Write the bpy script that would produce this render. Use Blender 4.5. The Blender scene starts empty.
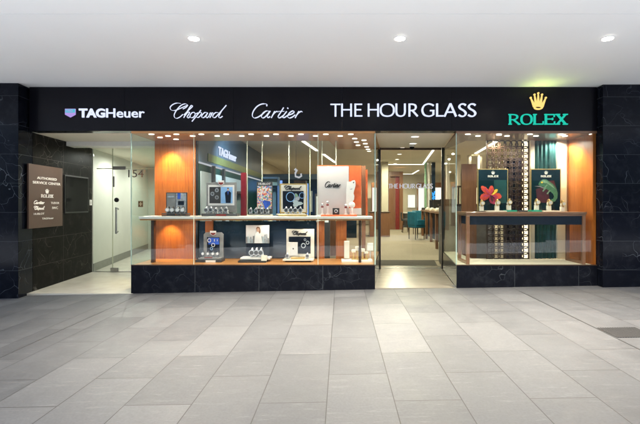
import bpy, bmesh, math, random
from mathutils import Vector
random.seed(7)
sc = bpy.context.scene
COL = sc.collection
U = 0.8313                      # metres per layout unit
F = 426.7; VX = 341.0; VY = 204.0; CH = 1.6
D0 = 7.94                       # depth of the shop front
def X(px, d): return (px - VX) * d / F
def Z(py, d): return CH - (py - VY) * d / F
def gz(x): return 0.017 * max(-12, min(12, x))
PI = math.pi

# ------------------------------------------------------------------ materials
MATS = {}
def newmat(name):
    m = bpy.data.materials.new(name); m.use_nodes = True
    nt = m.node_tree; nt.nodes.clear()
    out = nt.nodes.new('ShaderNodeOutputMaterial')
    MATS[name] = m
    return m, nt, out
def nd(nt, t, **kw):
    n = nt.nodes.new(t)
    for k, v in kw.items():
        if hasattr(n, k) and k not in n.inputs: setattr(n, k, v)
        else: n.inputs[k].default_value = v
    return n
def c4(c): return (c[0], c[1], c[2], 1.0)
def plain(name, col, rough=0.5, metal=0.0, var=0.12, scale=14.0, bump=0.0, spec=0.5, coat=0.0):
    m, nt, out = newmat(name)
    b = nd(nt, 'ShaderNodeBsdfPrincipled', Roughness=rough, Metallic=metal)
    b.inputs['Specular IOR Level'].default_value = spec
    b.inputs['Coat Weight'].default_value = coat
    g = nd(nt, 'ShaderNodeNewGeometry')
    n = nd(nt, 'ShaderNodeTexNoise', Scale=scale, Detail=4.0)
    nt.links.new(g.outputs['Position'], n.inputs['Vector'])
    r = nd(nt, 'ShaderNodeMapRange')
    r.inputs['From Min'].default_value = .3; r.inputs['From Max'].default_value = .7
    r.inputs['To Min'].default_value = 1 - var; r.inputs['To Max'].default_value = 1 + var
    nt.links.new(n.outputs['Fac'], r.inputs['Value'])
    mx = nd(nt, 'ShaderNodeVectorMath', operation='SCALE')
    mx.inputs[0].default_value = col[:3]
    nt.links.new(r.outputs[0], mx.inputs['Scale'])
    nt.links.new(mx.outputs[0], b.inputs['Base Color'])
    if bump:
        bp = nd(nt, 'ShaderNodeBump', Strength=bump, Distance=0.004)
        nt.links.new(n.outputs['Fac'], bp.inputs['Height']); nt.links.new(bp.outputs[0], b.inputs['Normal'])
    nt.links.new(b.outputs[0], out.inputs[0])
    return m
def emit(name, col, s, vary=0.0):
    m, nt, out = newmat(name)
    e = nd(nt, 'ShaderNodeEmission', Color=c4(col), Strength=s)
    nt.links.new(e.outputs[0], out.inputs[0])
    return m
def glass(name, tint=(0.93, 0.97, 0.95), rough=0.0, ior=1.5, boost=1.0):
    m, nt, out = newmat(name)
    t = nd(nt, 'ShaderNodeBsdfTransparent', Color=c4(tint))
    g = nd(nt, 'ShaderNodeBsdfGlossy', Roughness=rough)
    f = nd(nt, 'ShaderNodeFresnel', IOR=ior)
    gm = nd(nt, 'ShaderNodeNewGeometry'); ir = nd(nt, 'ShaderNodeMapRange')
    ir.inputs['To Min'].default_value = ior; ir.inputs['To Max'].default_value = 1/ior
    nt.links.new(gm.outputs['Backfacing'], ir.inputs['Value']); nt.links.new(ir.outputs[0], f.inputs['IOR'])
    mu = nd(nt, 'ShaderNodeMath', operation='MULTIPLY'); mu.inputs[1].default_value = boost; mu.use_clamp = True
    nt.links.new(f.outputs[0], mu.inputs[0])
    mx = nd(nt, 'ShaderNodeMixShader')
    nt.links.new(mu.outputs[0], mx.inputs[0]); nt.links.new(t.outputs[0], mx.inputs[1]); nt.links.new(g.outputs[0], mx.inputs[2])
    nt.links.new(mx.outputs[0], out.inputs[0])
    return m
def wood(name, c1, c2, rough=0.35, axis='Z', scale=1.0, coat=0.2):
    m, nt, out = newmat(name)
    b = nd(nt, 'ShaderNodeBsdfPrincipled', Roughness=rough); b.inputs['Coat Weight'].default_value = coat
    g = nd(nt, 'ShaderNodeNewGeometry')
    mp = nd(nt, 'ShaderNodeMapping')
    s = {'Z': (14, 14, .7), 'X': (.7, 14, 14), 'Y': (14, .7, 14)}[axis]
    mp.inputs['Scale'].default_value = tuple(v * scale for v in s)
    nt.links.new(g.outputs['Position'], mp.inputs['Vector'])
    n = nd(nt, 'ShaderNodeTexNoise', Scale=2.4, Detail=9.0, Roughness=.75, Distortion=1.1)
    nt.links.new(mp.outputs[0], n.inputs['Vector'])
    r = nd(nt, 'ShaderNodeValToRGB')
    r.color_ramp.elements[0].position = .3; r.color_ramp.elements[0].color = c4(c1)
    r.color_ramp.elements[1].position = .72; r.color_ramp.elements[1].color = c4(c2)
    nt.links.new(n.outputs['Fac'], r.inputs[0])
    nt.links.new(r.outputs[0], b.inputs['Base Color']); nt.links.new(b.outputs[0], out.inputs[0])
    return m
def marble(name, base, vein, jcoord, rough=0.16, spec=.11, tile=(1.45, .525), off=(0., -.125), veinamt=.8):
    m, nt, out = newmat(name)
    L = nt.links.new
    b = nd(nt, 'ShaderNodeBsdfPrincipled', Roughness=rough); b.inputs['Specular IOR Level'].default_value = spec
    g = nd(nt, 'ShaderNodeNewGeometry')
    sx = nd(nt, 'ShaderNodeSeparateXYZ'); L(g.outputs['Position'], sx.inputs[0])
    # joint lines: running tiles
    cb = nd(nt, 'ShaderNodeCombineXYZ')
    a1 = nd(nt, 'ShaderNodeMath', operation='MULTIPLY_ADD'); a1.inputs[1].default_value = 1/U; a1.inputs[2].default_value = off[0]
    a2 = nd(nt, 'ShaderNodeMath', operation='MULTIPLY_ADD'); a2.inputs[1].default_value = 1/U; a2.inputs[2].default_value = off[1]
    L(sx.outputs[jcoord], a1.inputs[0]); L(sx.outputs['Z'], a2.inputs[0])
    L(a1.outputs[0], cb.inputs[0]); L(a2.outputs[0], cb.inputs[1])
    bk = nd(nt, 'ShaderNodeTexBrick', Scale=1.0)
    bk.offset = 0.0; bk.inputs['Brick Width'].default_value = tile[0]; bk.inputs['Row Height'].default_value = tile[1]
    bk.inputs['Mortar Size'].default_value = .004; bk.inputs['Mortar Smooth'].default_value = .1
    bk.inputs['Color1'].default_value = (0, 0, 0, 1); bk.inputs['Color2'].default_value = (1, 1, 1, 1)
    L(cb.outputs[0], bk.inputs['Vector'])
    # per tile shift of the veins
    sc_ = nd(nt, 'ShaderNodeVectorMath', operation='SCALE'); sc_.inputs['Scale'].default_value = 3.7
    L(bk.outputs['Color'], sc_.inputs[0])
    ad = nd(nt, 'ShaderNodeVectorMath', operation='ADD'); L(g.outputs['Position'], ad.inputs[0]); L(sc_.outputs[0], ad.inputs[1])
    nz = nd(nt, 'ShaderNodeTexNoise', Scale=1.8, Detail=2.5); L(ad.outputs[0], nz.inputs['Vector'])
    s2 = nd(nt, 'ShaderNodeVectorMath', operation='SCALE'); s2.inputs['Scale'].default_value = .95; L(nz.outputs['Color'], s2.inputs[0])
    a3 = nd(nt, 'ShaderNodeVectorMath', operation='ADD'); L(ad.outputs[0], a3.inputs[0]); L(s2.outputs[0], a3.inputs[1])
    vo = nd(nt, 'ShaderNodeTexVoronoi', feature='DISTANCE_TO_EDGE', Scale=3.3); L(a3.outputs[0], vo.inputs['Vector'])
    vr = nd(nt, 'ShaderNodeMapRange'); vr.inputs['From Min'].default_value = 0; vr.inputs['From Max'].default_value = .011
    vr.inputs['To Min'].default_value = .8; vr.inputs['To Max'].default_value = 0
    L(vo.outputs['Distance'], vr.inputs['Value'])
    n2 = nd(nt, 'ShaderNodeTexNoise', Scale=1.7, Detail=3.0); L(ad.outputs[0], n2.inputs['Vector'])
    m2 = nd(nt, 'ShaderNodeMapRange'); m2.inputs['From Min'].default_value = .46; m2.inputs['From Max'].default_value = .78
    L(n2.outputs['Fac'], m2.inputs['Value'])
    mu = nd(nt, 'ShaderNodeMath', operation='MULTIPLY'); L(vr.outputs[0], mu.inputs[0]); L(m2.outputs[0], mu.inputs[1])
    # fine cloudy tone
    n3 = nd(nt, 'ShaderNodeTexNoise', Scale=7.0, Detail=8.0, Roughness=.7); L(ad.outputs[0], n3.inputs['Vector'])
    m3 = nd(nt, 'ShaderNodeMapRange'); m3.inputs['From Min'].default_value = .5; m3.inputs['From Max'].default_value = .8
    m3.inputs['To Max'].default_value = .04
    L(n3.outputs['Fac'], m3.inputs['Value'])
    mm = nd(nt, 'ShaderNodeMath', operation='MULTIPLY_ADD'); mm.inputs[1].default_value = veinamt; mm.use_clamp = True
    L(mu.outputs[0], mm.inputs[0]); L(m3.outputs[0], mm.inputs[2])
    mc = nd(nt, 'ShaderNodeMix', data_type='RGBA'); mc.inputs[6].default_value = c4(base); mc.inputs[7].default_value = c4(vein)
    L(mm.outputs[0], mc.inputs[0])
    mj = nd(nt, 'ShaderNodeMix', data_type='RGBA'); mj.inputs[7].default_value = c4([v * .12 + .004 for v in vein])
    L(bk.outputs['Fac'], mj.inputs[0]); L(mc.outputs[2], mj.inputs[6])
    L(mj.outputs[2], b.inputs['Base Color'])
    L(b.outputs[0], out.inputs[0])
    return m
def paving(name):
    m, nt, out = newmat(name)
    L = nt.links.new
    b = nd(nt, 'ShaderNodeBsdfPrincipled')
    g = nd(nt, 'ShaderNodeNewGeometry'); sx = nd(nt, 'ShaderNodeSeparateXYZ'); L(g.outputs['Position'], sx.inputs[0])
    cb = nd(nt, 'ShaderNodeCombineXYZ')
    a1 = nd(nt, 'ShaderNodeMath', operation='MULTIPLY_ADD'); a1.inputs[1].default_value = 1/U; a1.inputs[2].default_value = -.129 + 1.108*40
    a2 = nd(nt, 'ShaderNodeMath', operation='MULTIPLY_ADD'); a2.inputs[1].default_value = 1/U; a2.inputs[2].default_value = .115 + .547*40
    L(sx.outputs['Y'], a1.inputs[0]); L(sx.outputs['X'], a2.inputs[0])
    L(a1.outputs[0], cb.inputs[0]); L(a2.outputs[0], cb.inputs[1])
    bk = nd(nt, 'ShaderNodeTexBrick', Scale=1.0); bk.offset = .5; bk.offset_frequency = 2
    bk.inputs['Brick Width'].default_value = 1.108; bk.inputs['Row Height'].default_value = .547
    bk.inputs['Mortar Size'].default_value = .0042; bk.inputs['Mortar Smooth'].default_value = .15
    bk.inputs['Color1'].default_value = (0, 0, 0, 1); bk.inputs['Color2'].default_value = (1, 1, 1, 1)
    L(cb.outputs[0], bk.inputs['Vector'])
    rs = nd(nt, 'ShaderNodeValToRGB'); e = rs.color_ramp.elements
    e[0].position = 0; e[0].color = (.061, .064, .071, 1); e[1].position = 1; e[1].color = (.088, .091, .098, 1)
    L(bk.outputs['Color'], rs.inputs[0])
    off = nd(nt, 'ShaderNodeVectorMath', operation='SCALE'); off.inputs['Scale'].default_value = 9.1; L(bk.outputs['Color'], off.inputs[0])
    av = nd(nt, 'ShaderNodeVectorMath', operation='ADD'); L(g.outputs['Position'], av.inputs[0]); L(off.outputs[0], av.inputs[1])
    nz = nd(nt, 'ShaderNodeTexNoise', Scale=2.3, Detail=7.0, Roughness=.65, Distortion=.4); L(av.outputs[0], nz.inputs['Vector'])
    nf = nd(nt, 'ShaderNodeTexNoise', Scale=60.0, Detail=3.0); L(g.outputs['Position'], nf.inputs['Vector'])
    st = nd(nt, 'ShaderNodeTexNoise', Scale=.9, Detail=5.0, Roughness=.7); L(g.outputs['Position'], st.inputs['Vector'])
    r1 = nd(nt, 'ShaderNodeMapRange'); r1.inputs['From Min'].default_value=.3; r1.inputs['From Max'].default_value=.7; r1.inputs['To Min'].default_value=.92; r1.inputs['To Max'].default_value=1.07
    L(nz.outputs['Fac'], r1.inputs['Value'])
    r2 = nd(nt, 'ShaderNodeMapRange'); r2.inputs['From Min'].default_value=.3; r2.inputs['From Max'].default_value=.7; r2.inputs['To Min'].default_value=.9; r2.inputs['To Max'].default_value=1.1
    L(nf.outputs['Fac'], r2.inputs['Value'])
    r3 = nd(nt, 'ShaderNodeMapRange'); r3.inputs['From Min'].default_value=.35; r3.inputs['From Max'].default_value=.65; r3.inputs['To Min'].default_value=.93; r3.inputs['To Max'].default_value=1.04
    L(st.outputs['Fac'], r3.inputs['Value'])
    p = nd(nt, 'ShaderNodeMath', operation='MULTIPLY'); L(r1.outputs[0], p.inputs[0]); L(r2.outputs[0], p.inputs[1])
    p2 = nd(nt, 'ShaderNodeMath', operation='MULTIPLY'); L(p.outputs[0], p2.inputs[0]); L(r3.outputs[0], p2.inputs[1])
    vs = nd(nt, 'ShaderNodeVectorMath', operation='SCALE'); L(rs.outputs[0], vs.inputs[0]); L(p2.outputs[0], vs.inputs['Scale'])
    # gum spots and scuffs
    gv = nd(nt, 'ShaderNodeTexVoronoi', Scale=3.4); L(g.outputs['Position'], gv.inputs['Vector'])
    gr = nd(nt, 'ShaderNodeMapRange'); gr.inputs['From Min'].default_value = .035; gr.inputs['From Max'].default_value = .05; gr.inputs['To Min'].default_value = .30; gr.inputs['To Max'].default_value = 0
    L(gv.outputs['Distance'], gr.inputs['Value'])
    sm = nd(nt, 'ShaderNodeMapping'); sm.inputs['Scale'].default_value = (1.2, 9, 1); sm.inputs['Rotation'].default_value = (0, 0, .5); L(av.outputs[0], sm.inputs['Vector'])
    sn = nd(nt, 'ShaderNodeTexNoise', Scale=3.0, Detail=9.0, Roughness=.8); L(sm.outputs[0], sn.inputs['Vector'])
    sr = nd(nt, 'ShaderNodeMapRange'); sr.inputs['From Min'].default_value = .56; sr.inputs['From Max'].default_value = .75; sr.inputs['To Max'].default_value = .45
    L(sn.outputs['Fac'], sr.inputs['Value'])
    mg = nd(nt, 'ShaderNodeMix', data_type='RGBA'); mg.inputs[7].default_value = (.06, .06, .06, 1); L(gr.outputs[0], mg.inputs[0]); L(vs.outputs[0], mg.inputs[6])
    ms = nd(nt, 'ShaderNodeMix', data_type='RGBA'); ms.inputs[7].default_value = (.25, .25, .25, 1); L(sr.outputs[0], ms.inputs[0]); L(mg.outputs[2], ms.inputs[6])
    mj = nd(nt, 'ShaderNodeMix', data_type='RGBA'); mj.inputs[7].default_value = (.010, .010, .011, 1)
    L(bk.outputs['Fac'], mj.inputs[0]); L(ms.outputs[2], mj.inputs[6]); L(mj.outputs[2], b.inputs['Base Color'])
    rr = nd(nt, 'ShaderNodeMapRange'); rr.inputs['From Min'].default_value=.3; rr.inputs['From Max'].default_value=.7; rr.inputs['To Min'].default_value=.46; rr.inputs['To Max'].default_value=.66
    L(nz.outputs['Fac'], rr.inputs['Value']); L(rr.outputs[0], b.inputs['Roughness'])
    hb = nd(nt, 'ShaderNodeMath', operation='MULTIPLY_ADD'); hb.inputs[1].default_value = -3.0
    L(bk.outputs['Fac'], hb.inputs[0]); L(nf.outputs['Fac'], hb.inputs[2])
    bp = nd(nt, 'ShaderNodeBump', Strength=.25, Distance=.0015); L(hb.outputs[0], bp.inputs['Height']); L(bp.outputs[0], b.inputs['Normal'])
    L(b.outputs[0], out.inputs[0])
    return m

M = {}
M['paving'] = paving('stone_paving')
M['bounce_paving'] = plain('pale_bounce_ground', (.46, .48, .51), .8, var=.12, scale=8, bump=.3)  # unseen ground, kept pale to bounce sunlight onto the ceiling
M['ceiling'] = plain('ceiling_paint', (.88, .88, .87), .6, var=.02, scale=.6)
M['cream_ceiling'] = plain('cream_ceiling', (.72, .68, .58), .6, var=.03, scale=1)
M['fascia'] = plain('fascia_panel', (.006, .006, .009), .22, var=.15, scale=1.2, spec=.13)
M['marble_front'] = marble('black_marble', (.004, .005, .009), (.26, .29, .34), 'X', rough=.13, off=(5.79+1.45*8, -.4+.525*4), veinamt=.8)
M['marble_side'] = marble('black_marble_side', (.006, .0055, .005), (.42, .38, .34), 'Y', rough=.34, spec=.045, off=(-7.72, -.4+.525*4), veinamt=.9)
M['marble_plinth'] = marble('black_marble_plinth', (.005, .006, .010), (.30, .34, .40), 'X', rough=.16, tile=(1.19, 3), off=(3.907+1.19*6, 1.5), veinamt=.35)
M['wood'] = wood('orange_veneer', (.19, .046, .008), (.42, .135, .022))
M['woodx'] = wood('orange_veneer_flat', (.40, .17, .05), (.55, .27, .09), axis='X')
M['brownwood'] = wood('brown_walnut', (.15, .065, .032), (.27, .13, .065), rough=.3)
M['brownwoodx'] = wood('brown_walnut_flat', (.13, .06, .032), (.23, .12, .065), rough=.3, axis='X')
M['bronze'] = plain('dark_bronze', (.055, .032, .020), .35, metal=.4)
M['black'] = plain('black_metal', (.010, .010, .011), .35)
M['blackgloss'] = plain('black_glass', (.004, .004, .005), .15, spec=.08)
M['white'] = plain('white_paint', (.78, .77, .74), .45, var=.03)
M['cream'] = plain('cream_paint', (.60, .55, .43), .6, var=.05, scale=3)
M['corridor'] = plain('pale_green_plaster', (.52, .525, .475), .5, var=.04, scale=2)
M['skirting'] = plain('grey_skirting', (.17, .175, .155), .4)
M['carpet'] = plain('beige_carpet', (.27, .23, .17), .95, var=.12, scale=45, bump=.3)
M['mat'] = plain('dark_mat', (.055, .045, .035), .95, var=.2, scale=60, bump=.5)
M['limestone'] = plain('polished_limestone', (.58, .55, .48), .22, var=.07, scale=5)
M['tile'] = wood('beige_marble_tile', (.19, .17, .14), (.29, .265, .22), rough=.26, axis='X', scale=.6)
M['steel'] = plain('brushed_steel', (.55, .55, .55), .28, metal=1.0)
M['champagne'] = plain('champagne_metal', (.72, .69, .63), .3, metal=.25, var=.05)
M['gold'] = plain('gold', (.75, .52, .2), .28, metal=.8)
M['silver'] = plain('silver', (.75, .76, .78), .25, metal=.7)
M['glass'] = glass('shopfront_glass', (.955, .975, .965), boost=.42)
M['glass_clear'] = glass('partition_glass', (.93, .97, .945), boost=.42)
M['glass_edge'] = plain('glass_edge', (.35, .48, .42), .15)
M['glass_edge_pale'] = plain('glass_edge_pale', (.55, .60, .45), .2)
M['cream_leather'] = plain('cream_leather', (.78, .72, .58), .5, var=.04)
M['white_leather'] = plain('white_leather', (.85, .84, .80), .45, var=.04)
M['charcoal'] = plain('charcoal', (.045, .047, .05), .4)
M['midgrey'] = plain('mid_grey', (.20, .20, .195), .4)
M['darkgreen'] = plain('dark_green_enamel', (.0015, .013, .016), .18)
M['emerald'] = plain('emerald_leather', (.01, .34, .22), .4)
M['teal'] = plain('teal_fabric', (.0, .045, .045), .7, var=.2)
M['tealblue'] = plain('teal_blue_velvet', (.0, .10, .16), .7, var=.15)
M['navy'] = plain('navy_leather', (.006, .011, .022), .6, spec=.15)
M['navyglass'] = plain('navy_gloss', (.010, .020, .035), .1)
M['maroon'] = plain('maroon_lacquer', (.16, .008, .015), .3)
M['red'] = plain('red_lacquer', (.20, .018, .014), .35)
M['orange'] = plain('orange_card', (.72, .13, .03), .5)
M['coral'] = plain('coral_petal', (.62, .06, .025), .6, var=.2, scale=40)
M['coral2'] = plain('pink_petal', (.42, .03, .08), .6, var=.2, scale=40)
M['pistil'] = plain('yellow_pistil', (.85, .55, .04), .6)
M['pinkcard'] = plain('rose_white_card', (.56, .53, .525), .55, var=.02)
M['ivory'] = plain('ivory_card', (.68, .64, .55), .55, var=.02)
M['whitecard'] = plain('white_card', (.68, .66, .64), .55, var=.02)
M['mint'] = plain('mint_green', (.05, .16, .08), .6, var=.3, scale=60)
M['mintlight'] = plain('pale_scale_green', (.16, .30, .18), .6, var=.3, scale=80)
M['darkred'] = plain('dark_red_print', (.055, .005, .010), .4, var=.4, scale=20)
M['blueprint'] = plain('blue_print', (.03, .10, .5), .4, var=.3, scale=15)
M['skyprint'] = plain('sky_blue_print', (.22, .42, .72), .5, var=.15, scale=9)
M['greyprint'] = plain('grey_print', (.32, .34, .36), .5, var=.35, scale=30)
M['skin'] = plain('printed_skin', (.55, .34, .24), .6)
M['pink'] = plain('pink_print', (.75, .35, .35), .5)
M['lav'] = emit('sign_lavender', (.42, .30, .72), .3)
M['cyan'] = emit('sign_cyan', (.08, .50, .62), .3)
M['signwhite'] = emit('sign_white', (.72, .78, 1.0), .32)
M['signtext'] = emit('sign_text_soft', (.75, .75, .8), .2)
M['rolexgreen'] = emit('sign_green', (.02, .60, .44), .28)
M['crowngold'] = emit('sign_gold', (1.0, .66, .20), .34)
M['led'] = emit('led_strip', (1.0, .93, .78), 1.1)
M['ledwarm'] = emit('warm_led', (1.0, .80, .50), .6)
M['slot'] = emit('slot_lamp', (1.0, .90, .74), 1.2)
M['downlight'] = emit('downlight_lamp', (1.0, .96, .85), 8.0)
M['niche'] = emit('lit_niche', (1.0, .96, .86), .34)
M['screenblue'] = emit('screen_blue', (.25, .45, 1.0), .3)
M['bluelit'] = emit('blue_ornament_light', (.05, .35, .9), .4)
M['plaque'] = plain('brown_plaque', (.066, .034, .023), .45, var=.04)
M['plaquetext'] = plain('plaque_text', (.85, .82, .78), .5, var=0)
M['dkblue'] = plain('blue_grey_wall', (.06, .11, .17), .35, var=.15, scale=2)
M['dkteal'] = plain('deep_teal_wall', (.008, .05, .045), .3, var=.2, scale=2)
M['palegrey'] = plain('pale_blue_grey_panel', (.42, .50, .52), .3, var=.08, scale=3)
M['olive'] = plain('olive_glass_panel', (.16, .20, .08), .3)
M['purple'] = plain('mauve_panel', (.055, .035, .06), .5, var=.3, scale=5)
M['greyleather'] = plain('grey_leather', (.16, .15, .14), .5)
M['bldg1'] = plain('pale_render', (.36, .38, .42), .7, var=.08, scale=1)
M['bldg2'] = plain('sandstone', (.42, .36, .28), .8, var=.12, scale=2)
M['bldgglass'] = plain('blue_window_glass', (.03, .06, .11), .08)
M['awning'] = plain('green_awning', (.03, .17, .08), .7)
M['leaf'] = plain('hedge_leaf', (.035, .08, .025), .5, var=.4)
M['grate'] = plain('cast_iron', (.035, .035, .037), .6)
M['textdark'] = plain('dark_text', (.02, .02, .02), .5)
M['brownsign'] = plain('brown_notice', (.10, .06, .03), .5)
def mosaic():
    m, nt, out = newmat('mosaic_print'); L = nt.links.new
    b = nd(nt, 'ShaderNodeBsdfPrincipled', Roughness=.4)
    g = nd(nt, 'ShaderNodeNewGeometry')
    v = nd(nt, 'ShaderNodeTexVoronoi', Scale=52.0); L(g.outputs['Position'], v.inputs['Vector'])
    h = nd(nt, 'ShaderNodeSeparateColor'); L(v.outputs['Color'], h.inputs[0])
    r = nd(nt, 'ShaderNodeValToRGB'); r.color_ramp.interpolation = 'CONSTANT'
    e = r.color_ramp.elements
    cols = [(.75,.72,.66), (.62,.10,.05), (.08,.15,.5), (.75,.35,.30), (.55,.55,.55), (.10,.32,.16), (.8,.5,.3)]
    e[0].color = c4(cols[0]); e[1].position = 1/7; e[1].color = c4(cols[1])
    for i in range(2, 7):
        q = e.new(i/7); q.color = c4(cols[i])
    L(h.outputs[0], r.inputs[0]); L(r.outputs[0], b.inputs['Base Color']); L(b.outputs[0], out.inputs[0])
    return m
M['mosaic'] = mosaic()

# ------------------------------------------------------------------ mesh builder (layout units)
class MB:
    def __init__(s): s.v = []; s.f = []; s.m = []; s.mats = []
    def mi(s, m):
        if m not in s.mats: s.mats.append(m)
        return s.mats.index(m)
    def add(s, vs, fs, m):
        o = len(s.v); s.v += [tuple(v) for v in vs]
        k = s.mi(m)
        for f in fs: s.f.append([i + o for i in f]); s.m.append(k)
        return s
    def box(s, x0, x1, y0, y1, z0, z1, m):
        vs = [(x, y, z) for z in (z0, z1) for (x, y) in ((x0, y0), (x1, y0), (x1, y1), (x0, y1))]
        return s.add(vs, [(3,2,1,0), (4,5,6,7), (0,1,5,4), (1,2,6,5), (2,3,7,6), (3,0,4,7)], m)
    def pbox(s, px0, py0, px1, py1, d, t, m):
        return s.box(X(px0, d), X(px1, d), d, d + t, Z(py1, d), Z(py0, d), m)
    def prism(s, poly, z0, z1, m):
        n = len(poly)
        if sum(poly[i][0]*poly[(i+1)%n][1] - poly[(i+1)%n][0]*poly[i][1] for i in range(n)) < 0: poly = poly[::-1]
        vs = [(x, y, z0) for x, y in poly] + [(x, y, z1) for x, y in poly]
        return s.add(vs, [list(range(n))[::-1], list(range(n, 2*n))] + [(i, (i+1) % n, n + (i+1) % n, n + i) for i in range(n)], m)
    def seg(s, p0, p1, z0, z1, t, m):       # upright slab from p0 to p1, thickness t to the left-hand side
        dx, dy = p1[0]-p0[0], p1[1]-p0[1]; l = math.hypot(dx, dy); nx, ny = -dy/l*t, dx/l*t
        return s.prism([p0, p1, (p1[0]+nx, p1[1]+ny), (p0[0]+nx, p0[1]+ny)], z0, z1, m)
    def ppoly(s, pts, d, t, m):             # px polygon, standing at depth d, thickness t
        n = len(pts); q = [(X(a, d), Z(b, d)) for a, b in pts]
        ar = sum(q[i][0]*q[(i+1)%n][1] - q[(i+1)%n][0]*q[i][1] for i in range(n))
        if ar < 0: q = q[::-1]
        vs = [(x, d, z) for x, z in q] + [(x, d + t, z) for x, z in q]
        return s.add(vs, [list(range(n)), list(range(n, 2*n))[::-1]] + [(i, n + i, n + (i+1) % n, (i+1) % n) for i in range(n)], m)
    def cyl(s, c, r, h, m, n=20, axis='Z', r2=None):
        r2 = r if r2 is None else r2
        vs = []
        for k, rr in ((0, r), (h, r2)):
            for i in range(n):
                a = 2*PI*i/n; u, v = math.cos(a)*rr, math.sin(a)*rr
                if axis == 'Z': vs.append((c[0]+u, c[1]+v, c[2]+k))
                elif axis == 'Y': vs.append((c[0]+u, c[1]+k, c[2]-v))
                else: vs.append((c[0]+k, c[1]+u, c[2]+v))
        return s.add(vs, [list(range(n))[::-1], list(range(n, 2*n))] + [(i, (i+1) % n, n + (i+1) % n, n + i) for i in range(n)], m)
    def ellipse(s, c, rx, ry, h, m, n=20):
        vs = [(c[0]+math.cos(2*PI*i/n)*rx, c[1]+math.sin(2*PI*i/n)*ry, c[2]+k) for k in (0, h) for i in range(n)]
        return s.add(vs, [list(range(n))[::-1], list(range(n, 2*n))] + [(i, (i+1) % n, n + (i+1) % n, n + i) for i in range(n)], m)
    def sphere(s, c, r, m, n=12, sx=1, sy=1, sz=1):
        vs = [(c[0], c[1], c[2]-r*sz)]; k = n//2
        for j in range(1, k):
            p = -PI/2 + PI*j/k
            for i in range(n):
                a = 2*PI*i/n
                vs.append((c[0]+r*sx*math.cos(p)*math.cos(a), c[1]+r*sy*math.cos(p)*math.sin(a), c[2]+r*sz*math.sin(p)))
        vs.append((c[0], c[1], c[2]+r*sz)); t = len(vs)-1; fs = []
        for i in range(n):
            fs.append((0, 1+(i+1) % n, 1+i)); fs.append((t, t-n+i, t-n+(i+1) % n))
        for j in range(k-2):
            for i in range(n):
                a = 1+j*n; fs.append((a+i, a+(i+1) % n, a+n+(i+1) % n, a+n+i))
        return s.add(vs, fs, m)
    def tube(s, pts, r, m, n=8, closed=False):
        pts = [Vector(p) for p in pts]; N = len(pts); vs = []
        rs = r if isinstance(r, (list, tuple)) else [r]*N
        for i, p in enumerate(pts):
            a = pts[(i-1) % N] if (closed or i > 0) else p; b = pts[(i+1) % N] if (closed or i < N-1) else p
            t = (b - a).normalized()
            up = Vector((0, 0, 1)) if abs(t.z) < .9 else Vector((0, 1, 0))
            u = t.cross(up).normalized(); w = u.cross(t)
            for k in range(n):
                an = 2*PI*k/n; vs.append(p + (u*math.cos(an) + w*math.sin(an))*rs[i])
        fs = []
        for i in range(N if closed else N-1):
            j = (i+1) % N
            for k in range(n): fs.append((i*n+k, i*n+(k+1) % n, j*n+(k+1) % n, j*n+k))
        if not closed: fs += [list(range(n))[::-1], [(N-1)*n+k for k in range(n)]]
        return s.add(vs, fs, m)
    def grid(s, fn, nu, nv, m):
        vs = [fn(i/nu, j/nv) for j in range(nv+1) for i in range(nu+1)]
        return s.add(vs, [(j*(nu+1)+i, j*(nu+1)+i+1, (j+1)*(nu+1)+i+1, (j+1)*(nu+1)+i) for j in range(nv) for i in range(nu)], m)
    def build(s, name, parent=None, bevel=0, smooth=False, origin=None):
        me = bpy.data.meshes.new(name)
        root = parent
        while root is not None and root.parent is not None: root = root.parent
        if root is not None: org = Vector(root.location) / U
        elif origin is not None: org = Vector(origin)
        else:
            xs = [v[0] for v in s.v]; ys = [v[1] for v in s.v]; zs = [v[2] for v in s.v]
            org = Vector(((min(xs)+max(xs))/2, (min(ys)+max(ys))/2, min(zs)))
        me.from_pydata([tuple((Vector(v) - org) * U) for v in s.v], [], s.f)
        for m in s.mats: me.materials.append(M[m])
        for i, p in enumerate(me.polygons): p.material_index = s.m[i]; p.use_smooth = smooth
        me.update()
        o = bpy.data.objects.new(name, me); COL.objects.link(o)
        if parent is not None: o.parent = parent
        else: o.location = org * U
        if bevel:
            b = o.modifiers.new('bevel', 'BEVEL'); b.width = bevel*U; b.segments = 2; b.limit_method = 'ANGLE'
        return o
def tag(o, label=None, cat=None, group=None, kind=None):
    if label: o['label'] = label
    if cat: o['category'] = cat
    if group: o['group'] = group
    if kind: o['kind'] = kind
    return o
def thing(name, loc, label, cat, group=None):
    o = bpy.data.objects.new(name, None); COL.objects.link(o); o.empty_display_size = .1
    o.location = Vector(loc) * U
    return tag(o, label, cat, group)
def struct(mb, name, **k): return tag(mb.build(name, origin=(0, 0, 0), **k), kind='structure')
def part(name, parent, fn, **k):
    mb = MB(); fn(mb); return mb.build(name, parent, **k)
def copy_tree(o, parent=None):
    c = o.copy(); COL.objects.link(c)
    if parent is not None: c.parent = parent
    for ch in list(o.children): copy_tree(ch, c)
    return c
def moved(o, loc, label, group=None, rz=None):
    o.location = Vector(loc) * U; o['label'] = label
    if group: o['group'] = group
    if rz is not None: o.rotation_euler.z = rz
    return o

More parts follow.
